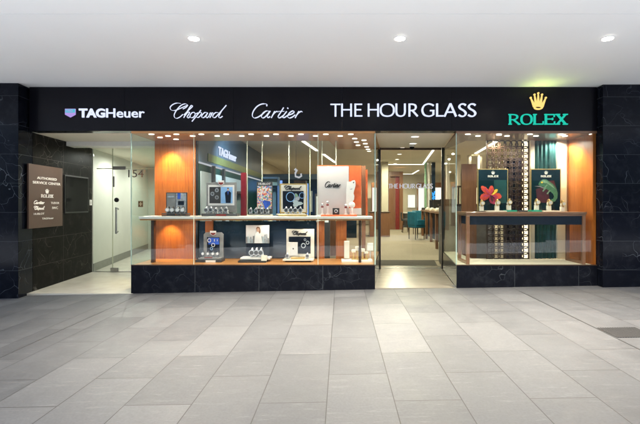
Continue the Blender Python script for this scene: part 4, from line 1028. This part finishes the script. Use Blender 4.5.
rl = [(481.5, .013, 'gold watch on cream stand, furthest left on the walnut counter'), (497, .024, 'gold watch on cream stand in front of the red flower'), (508.8, .032, 'gold watch on cream stand on the emerald pad by the flower panel'),
      (536.5, .032, 'gold watch on cream stand on the emerald pad by the chameleon panel'), (548.8, .024, 'gold watch on cream stand in front of the chameleon'), (562.3, .001, 'gold watch on cream stand, furthest right on the walnut counter')]
for px, dz, lb in rl: place_watch('gold', px, 8.30, CT+dz, lb, 'gold watches on the walnut counter', s=1.15)

# ================================================================== SHOP INTERIOR
tw = thing('feature_wall', (-3.1, 12.4, .0), 'blue and teal feature wall with a slanting lit line behind the left window', 'wall')
part('upper_panel', tw, lambda b: b.box(-3.4, -3.0, 9.0, 16.2, 2.50, 3.49, 'dkblue'))
part('green_band', tw, lambda b: b.box(-3.0, -2.985, 9.6, 16.0, 2.56, 2.74, 'olive'))
part('light_line', tw, lambda b: b.box(-3.02, -2.98, 9.0, 16.0, 2.465, 2.495, 'signtext'))
part('lower_panel', tw, lambda b: b.box(-3.4, -3.0, 9.0, 16.2, .03, 2.46, 'dkteal'))
part('pale_panel', tw, lambda b: b.box(-2.99, -2.96, 9.05, 13.0, .9, 2.30, 'palegrey'))
part('lettering', tw, lambda b: text(b, Plane((-2.98, 10.35, 0), (0, 1, 0)), 'TAGHeuer', 0, 1.75, 2.79, 3.0, 'signwhite', .02, .01))
for y in (9.75, 10.6): part('display_post', tw, lambda b: b.box(-2.955, -2.90, y, y+.12, .9, 2.47, 'charcoal'))
# backdrop partition beyond
bp_ = thing('display_partition', (-1.6, 16.4, .3), 'dark navy partition with screens across the inside of the shop', 'partition')
part('board', bp_, lambda b: b.box(-3.0, .6, 16.4, 16.6, .3, 2.55, 'navyglass'))
part('top_band', bp_, lambda b: b.box(-3.0, .6, 16.39, 16.6, 2.551, 2.75, 'dkblue'))
part('screen', bp_, lambda b: b.box(-3.0+.25, -3.0+.75, 16.35, 16.38, 2.1, 2.5, 'screenblue'))
for i in range(5):
    part('display_niche', bp_, lambda b: b.box(-1.9+.5*i, -1.9+.5*i+.3, 16.36, 16.39, 1.3, 2.1, 'palegrey' if i % 2 else 'cream'))
b = MB(); b.box(-2.4, -.6, 11.2, 11.9, .03, 1.05, 'navy'); b.box(-2.42, -.58, 11.18, 11.92, 1.05, 1.09, 'bronze')
tag(b.build('shop_counter', bevel=.01), 'long navy counter behind the displays of the left window', 'counter')
PY = [(-2.45, 10.0, .34, 1.9, 'charcoal', 'palegrey'), (-1.75, 10.4, .40, 2.05, 'navyglass', 'skyprint'), (-1.05, 10.9, .30, 2.2, 'bronze', 'cream'), (-.45, 10.3, .36, 1.85, 'charcoal', 'niche'),
      (-2.1, 12.6, .5, 2.4, 'dkblue', 'palegrey'), (-1.2, 13.2, .45, 2.3, 'dkteal', 'screenblue'), (-.2, 12.4, .5, 2.15, 'brownwood', 'cream')]
PN = ['charcoal cabinet tower nearest the teal wall, behind the grey framed picture', 'glossy navy cabinet tower with a blue panel, behind the mosaic picture', 'slim bronze cabinet tower behind the gold framed panel', 'charcoal cabinet tower with a lit niche behind the white and orange panel',
      'blue grey cabinet tower farther back beside the feature wall', 'deep teal cabinet tower with a blue screen farther back', 'walnut cabinet tower farther back with a cream panel']
for (x, y, w_, h, m1, m2), lb in zip(PY, PN):
    t = thing('cabinet_tower', (x, y, .03), lb, 'cabinet', 'cabinet towers inside the shop')
    part('body', t, lambda b: (b.box(x-w_/2, x+w_/2, y, y+.3, .03, 1.15, m1), b.box(x-w_/2, x-w_/2+.03, y, y+.3, 1.15, h-.06, m1), b.box(x+w_/2-.03, x+w_/2, y, y+.3, 1.15, h-.06, m1), b.box(x-w_/2, x+w_/2, y, y+.3, h-.06, h, m1)))
    part('display_back', t, lambda b: b.box(x-w_/2+.03, x+w_/2-.03, y+.22, y+.25, 1.15, h-.06, m2))
    part('glass_front', t, lambda b: b.box(x-w_/2+.03, x+w_/2-.03, y+.01, y+.016, 1.15, h-.06, 'glass_clear'))
    b = MB(); b.cyl((x, y+.13, 1.152), .06, .05, 'cream_leather', 14); b.tube([(x+.05*math.cos(a*PI/8), y+.13, 1.26+.06*math.sin(a*PI/8)) for a in range(16)], .014, 'gold', 6, True)
    tag(b.build('bangle', smooth=True), 'gold bangle shown inside the ' + lb.split(',')[0].split(' behind')[0].replace(' nearest the teal wall', ' by the teal wall'), 'bangle', 'bangles in the cabinet towers')
hs = thing('hanging_sign', (X(297, 9.8), 9.8, 2.02), 'small white curled bird-like sign hanging above the gold framed panel', 'sign')
part('plate', hs, lambda b: b.tube([(X(a, 9.8), 9.8, Z(c, 9.8)) for a, c in ((294.6,170.4),(295.8,168.9),(297,170),(295.4,173),(295.6,176.5),(299,177.5),(301.4,176),(301,173.6))], .022, 'signtext', 8))
part('cord', hs, lambda b: b.tube([(X(296, 9.8), 9.8, Z(169, 9.8)), (X(296, 9.8), 9.8, 3.29)], .004, 'charcoal', 5))
for i, (x, y) in enumerate(((4.35, 13.3), (4.6, 15.0), (3.95, 17.2))):
    pass
for i, (x, y, w_) in enumerate(((2.1, 25.9, .5), (4.9, 25.9, .5), (5.9, 25.9, .6))):
    t = thing('wall_cabinet', (x, y, .3), ['dark tall wall cabinet left of the lit niches', 'dark tall wall cabinet right of the lit niches', 'wide tall wall cabinet far right at the back'][i], 'cabinet', 'tall cabinets at the back wall')
    part('body', t, lambda b: (b.box(x-w_/2, x+w_/2, y, y+.4, .3, 1.1, 'brownwood'), b.box(x-w_/2, x+w_/2, y, y+.4, 2.6, 2.9, 'brownwood'), b.box(x-w_/2, x-w_/2+.05, y, y+.4, 1.1, 2.6, 'brownwood'), b.box(x+w_/2-.05, x+w_/2, y, y+.4, 1.1, 2.6, 'brownwood')))
    part('back_panel', t, lambda b: b.box(x-w_/2+.05, x+w_/2-.05, y+.3, y+.35, 1.1, 2.6, 'niche'))
b = MB(); b.box(1.15, 1.95, 17.0, 17.7, .3, 1.25, 'brownwood'); b.box(1.13, 1.97, 16.98, 17.72, 1.25, 1.29, 'bronze'); tag(b.build('display_cabinet', bevel=.01), 'brown display cabinet beside the cream column inside the shop', 'cabinet')
for i, (x, y) in enumerate(((3.3, 13.3), (3.45, 14.9), (3.62, 16.4))):
    t = thing('desk_monitor', (x, y, 1.36), ['black monitor on the nearest walnut desk', 'black monitor on the second walnut desk', 'black monitor on the third walnut desk'][i], 'monitor', 'monitors on the sales desks')
    part('stand', t, lambda b: (b.cyl((x, y-.1, 1.361), .09, .015, 'black', 16), b.cyl((x, y-.1, 1.37), .015, .16, 'black', 8)))
    part('screen', t, lambda b: b.box(x-.24, x+.24, y-.115, y-.085, 1.45, 1.75, 'black'), bevel=.006)
# cove light strips
def strip(name, pts, w, label, z=3.497):
    b = MB()
    for p, q in zip(pts, pts[1:]):
        b.seg(p, q, z-.012, z-.002, w, 'led')
    return tag(b.build(name), label, 'ceiling light', 'ceiling light strips inside the shop')
strip('cove_light', [(3.23, 14.6), (3.97, 20.5), (1.9, 20.5)], .07, 'L shaped ceiling light strip seen through the doorway')
strip('cove_light', [(-1.09, 12.9), (-.80, 15.2)], .10, 'short slanting ceiling strip near the front, seen above the gold framed panel')
strip('cove_light', [(-.62, 16.2), (-.22, 19.5)], .10, 'slanting ceiling strip further back, seen above the white and orange panel')
strip('cove_light', [(4.4, 24), (4.55, 27), (2.5, 27)], .07, 'farthest ceiling light strip near the cream back wall')
strip('cove_light', [(4.6, 11.5), (5.1, 16)], .10, 'slanting ceiling strip on the right side of the shop')
for i in range(5):
    x, y = 1.9 + .16*i + .0, 12.4 + 1.9*i
    t = thing('shop_downlight', (x, y, 3.49), ORD[i] + ' small round ceiling lamp inside the shop, counted from the doorway', 'downlight', 'small ceiling lamps inside the shop')
    part('trim_ring', t, lambda b: b.tube([(x+.09*math.cos(a*PI/10), y+.09*math.sin(a*PI/10), 3.492) for a in range(20)], .008, 'white', 6, True), smooth=True)
    part('lamp', t, lambda b: b.cyl((x, y, 3.488), .08, .006, 'slot', 18))
# column left, timber portal
b = MB(); b.box(X(381.5,19.2), X(388.2,19.2), 19.2, 19.7, .3, 3.49, 'cream'); tag(b.build('shop_column', bevel=.01), 'cream column just inside the left jamb of the doorway', 'column')
pt = thing('timber_portal', (X(395,21.7), 21.7, .3), 'brown timber portal with a red panel deep inside the shop', 'portal')
part('frame', pt, lambda b: (b.box(X(388.6,21.7), X(390.2,21.7), 21.7, 22, .3, 3.25, 'brownwood'), b.box(X(399.6,21.7), X(403,21.7), 21.7, 22.3, .3, 3.25, 'brownwood'), b.box(X(390.2,21.7), X(399.6,21.7), 21.7, 22, 3.0, 3.25, 'brownwood')))
part('red_panel', pt, lambda b: b.box(X(395.6,21.8), X(399.4,21.8), 21.85, 21.9, .3, 3.0, 'red'))
part('brown_panel', pt, lambda b: b.box(X(390.3,21.8), X(395.5,21.8), 21.87, 21.92, .3, 3.0, 'brownwood'))
for i, (p, q, lb) in enumerate(((408, 415, 'left lit white niche in the cream back wall'), (419.6, 424, 'right lit white niche in the cream back wall'))):
    t = thing('wall_niche', (X((p+q)/2,27.5), 27.5, 1.4), lb, 'niche', 'lit niches in the back wall')
    part('frame', t, lambda b: frame_box(b, p-.6, 194.4, q+.6, 208, 27.52, .6, .06, 'champagne'))
    part('panel', t, lambda b: b.pbox(p, 195, q, 207.4, 27.55, .03, 'niche'))
t = thing('round_counter', (X(407,24), 24, .3), 'low dark rounded counter with a white top at the back of the shop', 'counter')
part('body', t, lambda b: b.cyl((X(407,24), 24, .3), .30, .78, 'charcoal', 24))
part('top', t, lambda b: b.cyl((X(407,24), 24, 1.08), .33, .06, 'white', 24))
# chairs
def chair(x, y, rz, label):
    t = thing('shop_chair', (x, y, .3), label, 'chair', 'teal velvet chairs')
    o = Vector((x, y, .3))
    def bx(b, x0, x1, y0, y1, z0, z1, m): b.box(x+x0, x+x1, y+y0, y+y1, .3+z0, .3+z1, m)
    part('seat', t, lambda b: bx(b, -.24, .24, -.24, .22, .42, .56, 'tealblue'), bevel=.04)
    part('backrest', t, lambda b: bx(b, -.25, -.17, -.24, .24, .50, 1.02, 'tealblue'), bevel=.035)
    for sx in (-1, 1):
        part('armrest', t, lambda b: bx(b, -.2, .18, sx*.24-.035, sx*.24+.035, .52, .72, 'tealblue'), bevel=.025)
        for sy in (-1, 1):
            part('leg', t, lambda b: b.cyl((x+sx*.2, y+sy*.19, .3), .014, .42, 'bronze', 8, r2=.022))
    t.rotation_euler.z = rz
    return t
chair(X(416.5,15.8), 15.8, 0.5, 'teal velvet chair nearest the doorway beside the brown desks')
chair(X(419.5,18.4), 18.4, .9, 'teal velvet chair further back behind the nearest one')
def stool(x, y, label):
    t = thing('leather_stool', (x, y, .3), label, 'stool')
    part('seat', t, lambda b: b.cyl((x, y, .82), .19, .10, 'charcoal', 20), bevel=.02)
    part('backrest', t, lambda b: b.box(x-.20, x-.16, y-.16, y+.16, .90, 1.22, 'charcoal'), bevel=.015)
    for a in range(4): part('leg', t, lambda b: b.tube([(x+.1*math.cos(a*PI/2+.8), y+.1*math.sin(a*PI/2+.8), .82), (x+.2*math.cos(a*PI/2+.8), y+.2*math.sin(a*PI/2+.8), .3)], .014, 'bronze', 6))
stool(2.95, 19.6, 'dark leather stool deep in the shop past the teal chairs')
# desks along right
for i in range(4):
    y = 12.4 + i*1.35; x = 2.92 + .11*i
    t = thing('sales_desk', (x+.5, y+.5, .1), ['walnut sales desk nearest the right door jamb', 'second walnut sales desk from the right door jamb', 'third walnut sales desk from the right door jamb', 'farthest walnut sales desk near the dark column'][i], 'desk', 'walnut sales desks along the right side')
    zf = .08 if i == 0 else .28
    part('top', t, lambda b: b.box(x, x+1.1, y, y+.95, 1.30, 1.36, 'brownwoodx'), bevel=.006)
    part('side_panel', t, lambda b: b.box(x+.02, x+.10, y+.02, y+.10, zf, 1.30, 'brownwood'))
    part('side_panel', t, lambda b: b.box(x+.02, x+.10, y+.85, y+.93, zf, 1.30, 'brownwood'))
    part('body', t, lambda b: b.box(x+.3, x+1.05, y+.03, y+.92, zf, 1.299, 'navy'))
    b = MB(); b.box(x+.08, x+.42, y+.15, y+.45, 1.361, 1.42, 'cream_leather'); b.box(x+.12, x+.38, y+.2, y+.4, 1.42, 1.47, 'white_leather')
    tag(b.build('watch_tray', bevel=.01), ['cream watch tray on the nearest walnut desk', 'cream watch tray on the second walnut desk', 'cream watch tray on the third walnut desk', 'cream watch tray on the farthest walnut desk'][i], 'tray', 'cream trays on the sales desks')
b = MB(); b.box(X(424,18.6), X(441,18.6), 18.6, 19.2, .3, 1.44, 'textdark')
tag(b.build('dark_counter', bevel=.03), 'black counter closing the row of walnut desks', 'counter')
for i, (px, w, m, lb) in enumerate(((426, 1.4, 'mintlight', 'pale green glass column by the black counter'), (429, 1.6, 'champagne', 'champagne column between pale green and dark columns'), (433.6, 3.6, 'navyglass', 'dark glossy column carrying a blue lit ornament'))):
    b = MB(); d = 19.4; b.box(X(px,d)-w*d/F/2, X(px,d)+w*d/F/2, d, d+.2, .3, 3.49, m); tag(b.build('shop_column', bevel=.01), lb, 'column')
t = thing('blue_ornament', (X(433,19.3), 19.3, 1.6), 'small sparkling blue branching ornament on the dark column', 'ornament')
def orn(b):
    rr = random.Random(5)
    for i in range(26):
        a = rr.uniform(0, 2*PI); r = rr.uniform(.02, .10); zz = rr.uniform(1.8, 2.2)
        b.tube([(X(433,19.3), 19.3-.03, 1.95), (X(433,19.3)+r*math.cos(a), 19.22+.05*math.sin(a), zz)], [.012, .02], 'bluelit', 5)
part('branches', t, orn)
# grey curved desk + showcase seen left of the lattice
gc = thing('curved_desk', (3.1, 11.2, .03), 'grey curved leather desk seen through the side glass of the right window', 'desk')
def cdesk(b):
    pts = [(3.15+.55*math.cos(a), 11.3+.5*math.sin(a)) for a in [PI/2+PI*i/12 for i in range(13)]]
    b.prism([(3.9, 11.8)] + pts + [(3.9, 10.8)], .03, 1.56, 'greyleather')
part('body', gc, cdesk, bevel=.04)
part('top', gc, lambda b: b.prism([(3.9, 11.82)] + [(3.15+.57*math.cos(a), 11.3+.52*math.sin(a)) for a in [PI/2+PI*i/12 for i in range(13)]] + [(3.9, 10.78)], 1.56, 1.60, 'bronze'))
sh = thing('showcase', (3.6, 12.6, .15), 'dark framed glass showcase behind the grey curved desk', 'showcase')
x0s, x1s, y0s = 3.45, 4.05, 12.6
part('frame', sh, lambda b: [b.box(x, x+.04, y, y+.04, .1, 2.1, 'bronze') for x in (x0s, x1s) for y in (y0s, y0s+.6)] + [b.box(x0s, x1s+.04, y0s, y0s+.64, z, z+.04, 'bronze') for z in (2.1, 1.1)])
part('light_bar', sh, lambda b: b.box(x1s-.06, x1s-.02, y0s+.05, y0s+.09, 1.2, 2.08, 'ledwarm'))
part('glass_box', sh, lambda b: b.box(x0s+.045, x1s-.005, y0s+.02, y0s+.03, 1.15, 2.08, 'glass_clear'))
# timber fins on the right side of the shop
for i in range(6):
    b = MB(); x = 4.1+.42*i; b.box(x, x+.10, 16.5, 16.7, .3, 3.49, 'cream' if i % 2 else 'champagne')
    tag(b.build('wall_fin'), ORD[i] + ' pale upright fin from the left on the right side of the shop', 'fin', 'pale upright fins')
b = MB(); b.box(2.72, 3.05, 9.6, 9.66, .03, 2.5, 'brownwood'); tag(b.build('timber_post'), 'narrow brown timber post left of the lattice screen', 'panel')

# ------------------------------------------------------------------ pavement details
dgx0, dgx1, dgy0, dgy1 = X(608, 5.1), X(648, 5.1), 4.93, 5.32
t = thing('drain_grate', ((dgx0+dgx1)/2, 5.12, gz(3.5)), 'slotted dark drain grate in the paving at the right edge', 'drain')
def tp(b, x0, x1, y0, y1, h0, h1, m):
    vs = [(x, y, gz(x)+h) for h in (h0, h1) for x, y in ((x0, y0), (x1, y0), (x1, y1), (x0, y1))]
    b.add(vs, [(3,2,1,0), (4,5,6,7), (0,1,5,4), (1,2,6,5), (2,3,7,6), (3,0,4,7)], m)
part('pan', t, lambda b: tp(b, dgx0, dgx1, dgy0, dgy1, -.02, .002, 'black'))
def bars(b):
    n = 16
    for i in range(n):
        x = dgx0 + (dgx1-dgx0)*(i+.25)/n; tp(b, x, x+(dgx1-dgx0)/n*.5, dgy0, dgy1, .002, .006, 'grate')
part('bars', t, bars)
b = MB(); tp(b, -3.70, -3.685, 2.86, 7.92, -.01, .002, 'charcoal'); tp(b, 3.17, 3.185, 2.86, 7.6, -.01, .002, 'charcoal'); struct(b, 'expansion_joint')

# ================================================================== ACROSS THE STREET (reflected in the glass)
def building(x0, x1, y, h, floors, bays, wallm, label, awn):
    t = thing('street_building', ((x0+x1)/2, y-3, -.36), label, 'building', 'buildings across the street')
    part('wall', t, lambda b: b.box(x0, x1, y-6, y, -.36, h, wallm))
    part('cornice', t, lambda b: b.box(x0-.1, x1+.1, y-6.1, y+.25, h, h+.3, wallm))
    fh = (h-3.6)/floors; bw = (x1-x0)/bays
    for f in range(floors):
        for k in range(bays):
            a = x0 + bw*(k+.18); z = 3.6 + fh*(f+.2)
            w = part('window', t, lambda b: b.box(a, a+bw*.64, y, y+.03, z, z+fh*.62, 'bldgglass'))
    part('shopfront', t, lambda b: b.box(x0+.3, x1-.3, y, y+.05, -.3, 2.6, 'bldgglass'))
    part('awning', t, lambda b: b.add([(x0+.2, y+.01, 3.3), (x1-.2, y+.01, 3.3), (x1-.2, y+1.3, 2.8), (x0+.2, y+1.3, 2.8), (x0+.2, y+1.3, 2.6), (x1-.2, y+1.3, 2.6)], [(0,3,2,1), (3,4,5,2)], awn))
building(-26, -9.2, -15, 7, 1, 6, 'bldg1', 'pale rendered building across the street on the left', 'awning')
building(-9, 4.2, -15, 15, 4, 5, 'bldg2', 'sandstone building across the street in the middle', 'dkblue')
building(4.4, 24, -15, 11, 3, 7, 'bldg1', 'pale rendered building across the street on the right', 'awning')

for i, x in enumerate((-8.5, -4.6, -.7, 3.2, 7.1)):  # added unseen hedges, cover the sunlit ground band mirrored in the glass
    t = thing('reflection_hedge', (x, -2.6, -.36), ORD[i] + ' added unseen hedge planter from the left, screening the bright reflected ground', 'planter', 'added hedge planters screening the reflected ground')
    part('trough', t, lambda b: b.box(x-1.6, x+1.6, -3.0, -2.2, -.36, .30, 'charcoal'), bevel=.02)
    def hedge(b):
        rr = random.Random(i)
        for k in range(900):
            c = Vector((x + rr.uniform(-1.55, 1.55), -2.6 + rr.uniform(-.42, .42), rr.uniform(.3, 1.25) + .08*math.sin(x*3+k)))
            u = Vector((rr.gauss(0, 1), rr.gauss(0, 1), rr.gauss(0, 1))).normalized()*.09; v = u.cross(Vector((rr.gauss(0, 1), rr.gauss(0, 1), rr.gauss(0, 1)))).normalized()*.05
            b.add([c-u, c+v, c+u, c-v], [(0, 1, 2, 3)], 'leaf')
    part('hedge', t, hedge)

# ================================================================== LIGHT
def area(name, loc, sx, sy, power, col, rot=(0, 0, 0), spread=180):
    l = bpy.data.lights.new(name, 'AREA'); l.shape = 'RECTANGLE'; l.size = sx*U; l.size_y = sy*U; l.energy = power; l.color = col; l.spread = math.radians(spread)
    o = bpy.data.objects.new(name, l); COL.objects.link(o); o.location = Vector(loc)*U; o.rotation_euler = rot
    return o
def spot(name, loc, tgt, power, col, ang=70, blend=.8, r=.03):
    l = bpy.data.lights.new(name, 'SPOT'); l.energy = power; l.color = col; l.spot_size = math.radians(ang); l.spot_blend = blend; l.shadow_soft_size = r
    o = bpy.data.objects.new(name, l); COL.objects.link(o); o.location = Vector(loc)*U
    o.rotation_euler = (Vector(tgt)-Vector(loc)).to_track_quat('-Z', 'Y').to_euler()
    return o
WARM = (1.0, .80, .56); NEUT = (1.0, .92, .78)
def down(name, x, y, z, power, col, ang=165):
    return spot(name, (x, y, z), (x, y, z-1), power, col, ang, .5, .025)
for i in range(6): down('window_spot', -3.45 + .78*i, 8.22 + .3*(i % 2), 2.895, 12, NEUT)
down('window_spot', .30, 8.7, 2.895, 10, NEUT); down('window_spot', .62, 9.5, 2.895, 8, NEUT)
for i in range(4): down('window_spot', 2.55 + .62*i, (8.10, 8.72)[i % 2], 2.895, 15, NEUT)
for i in range(5): down('shelf_spot', -3.1 + .85*i, 8.45, 1.28, 3.6, NEUT, 172)
spot('wood_spot', (-3.50, 8.55, 2.88), (-3.50, 8.88, 1.9), 40, (1, .68, .28), 75)
spot('wood_spot', (-3.52, 8.62, 1.27), (-3.52, 8.88, .6), 9, (1, .66, .3), 95)
spot('wood_spot', (4.45, 8.45, 2.88), (4.74, 8.45, 1.6), 30, (1, .70, .34), 95)
SH = (1, .89, .66)
for i in range(5): down('shop_spot', 1.9 + .16*i, 12.4 + 1.9*i, 3.47, 50, SH, 175)
for x, y, p in ((4.6, 12, 70), (5.2, 16.5, 80), (5.6, 22, 90), (2.4, 25.5, 80), (-.9, 13.5, 30), (-1.6, 20, 40), (3.0, 22.5, 60)): down('shop_spot', x, y, 3.47, p*.68, SH, 175)
spot('feature_fill', (-1.7, 10.2, 3.25), (-3.0, 11.4, 1.7), 60, (.75, .90, 1), 110)  # added fill without a fixture, brightens the feature wall
for q, d in ((415, 8.58), (413, 9.55)): down('doorway_spot', X(q, d), d, 2.94, 2.5, (1, .92, .74))
down('lobby_spot', -5.0, 8.7, 2.93, 18, (1, .95, .82)); 
for y in (11.6, 14): down('corridor_spot', -5.4, y, 2.93, 36, (1, .97, .92), 175)
for x in (-1.93, .774, 3.5):
    spot('canopy_spot', (x, 5.6, 3.75), (x, 5.6, 0), 460, (1, .89, .73), 118, 1.0, .05)
spot('crown_uplight', (fx(538), D0-.12, 3.38), (fx(538), D0-.25, 3.777), 1.3, (.78, 1, .2), 160, 1, .01)
SUN_EL, SUN_AZ = 56, 165
w = bpy.data.worlds.new('World'); sc.world = w; w.use_nodes = True
nt = w.node_tree; nt.nodes.clear()
sky = nt.nodes.new('ShaderNodeTexSky'); sky.sky_type = 'NISHITA'; sky.sun_disc = False
sky.sun_elevation = math.radians(SUN_EL); sky.sun_rotation = math.radians(SUN_AZ)
bg = nt.nodes.new('ShaderNodeBackground'); bg.inputs[1].default_value = .15
wo = nt.nodes.new('ShaderNodeOutputWorld'); nt.links.new(sky.outputs[0], bg.inputs[0]); nt.links.new(bg.outputs[0], wo.inputs[0])
sl = bpy.data.lights.new('sun', 'SUN'); sl.energy = 4.6; sl.angle = math.radians(.5); sl.color = (1, .97, .92)
so = bpy.data.objects.new('sun', sl); COL.objects.link(so)
az = math.radians(SUN_AZ); el = math.radians(SUN_EL)
sd = Vector((math.sin(az)*math.cos(el), math.cos(az)*math.cos(el), math.sin(el)))
so.rotation_euler = (-sd).to_track_quat('-Z', 'Y').to_euler(); so.location = (0, -8, 15)

# ================================================================== CAMERA
cd = bpy.data.cameras.new('camera'); cd.sensor_width = 36; cd.lens = 36*F/640; cd.clip_start = .05; cd.clip_end = 600
cd.shift_x = -(VX-320)/640; cd.shift_y = -(212-VY)/640
co = bpy.data.objects.new('camera', cd); COL.objects.link(co); co.location = (0, 0, CH*U); co.rotation_euler = (math.radians(90), 0, 0)
sc.camera = co
sc.render.engine = 'CYCLES'
sc.cycles.use_denoising = True
try: sc.cycles.denoiser = 'OPENIMAGEDENOISE'
except Exception: pass
sc.cycles.max_bounces = 8; sc.cycles.diffuse_bounces = 5; sc.cycles.glossy_bounces = 4; sc.cycles.transparent_max_bounces = 24; sc.cycles.transmission_bounces = 4
sc.cycles.sample_clamp_indirect = 4.0; sc.cycles.caustics_reflective = False; sc.cycles.caustics_refractive = False
sc.view_settings.view_transform = 'Standard'; sc.view_settings.look = 'None'; sc.view_settings.gamma = 1; sc.view_settings.exposure = 1.88
sc.view_settings.use_curve_mapping = False
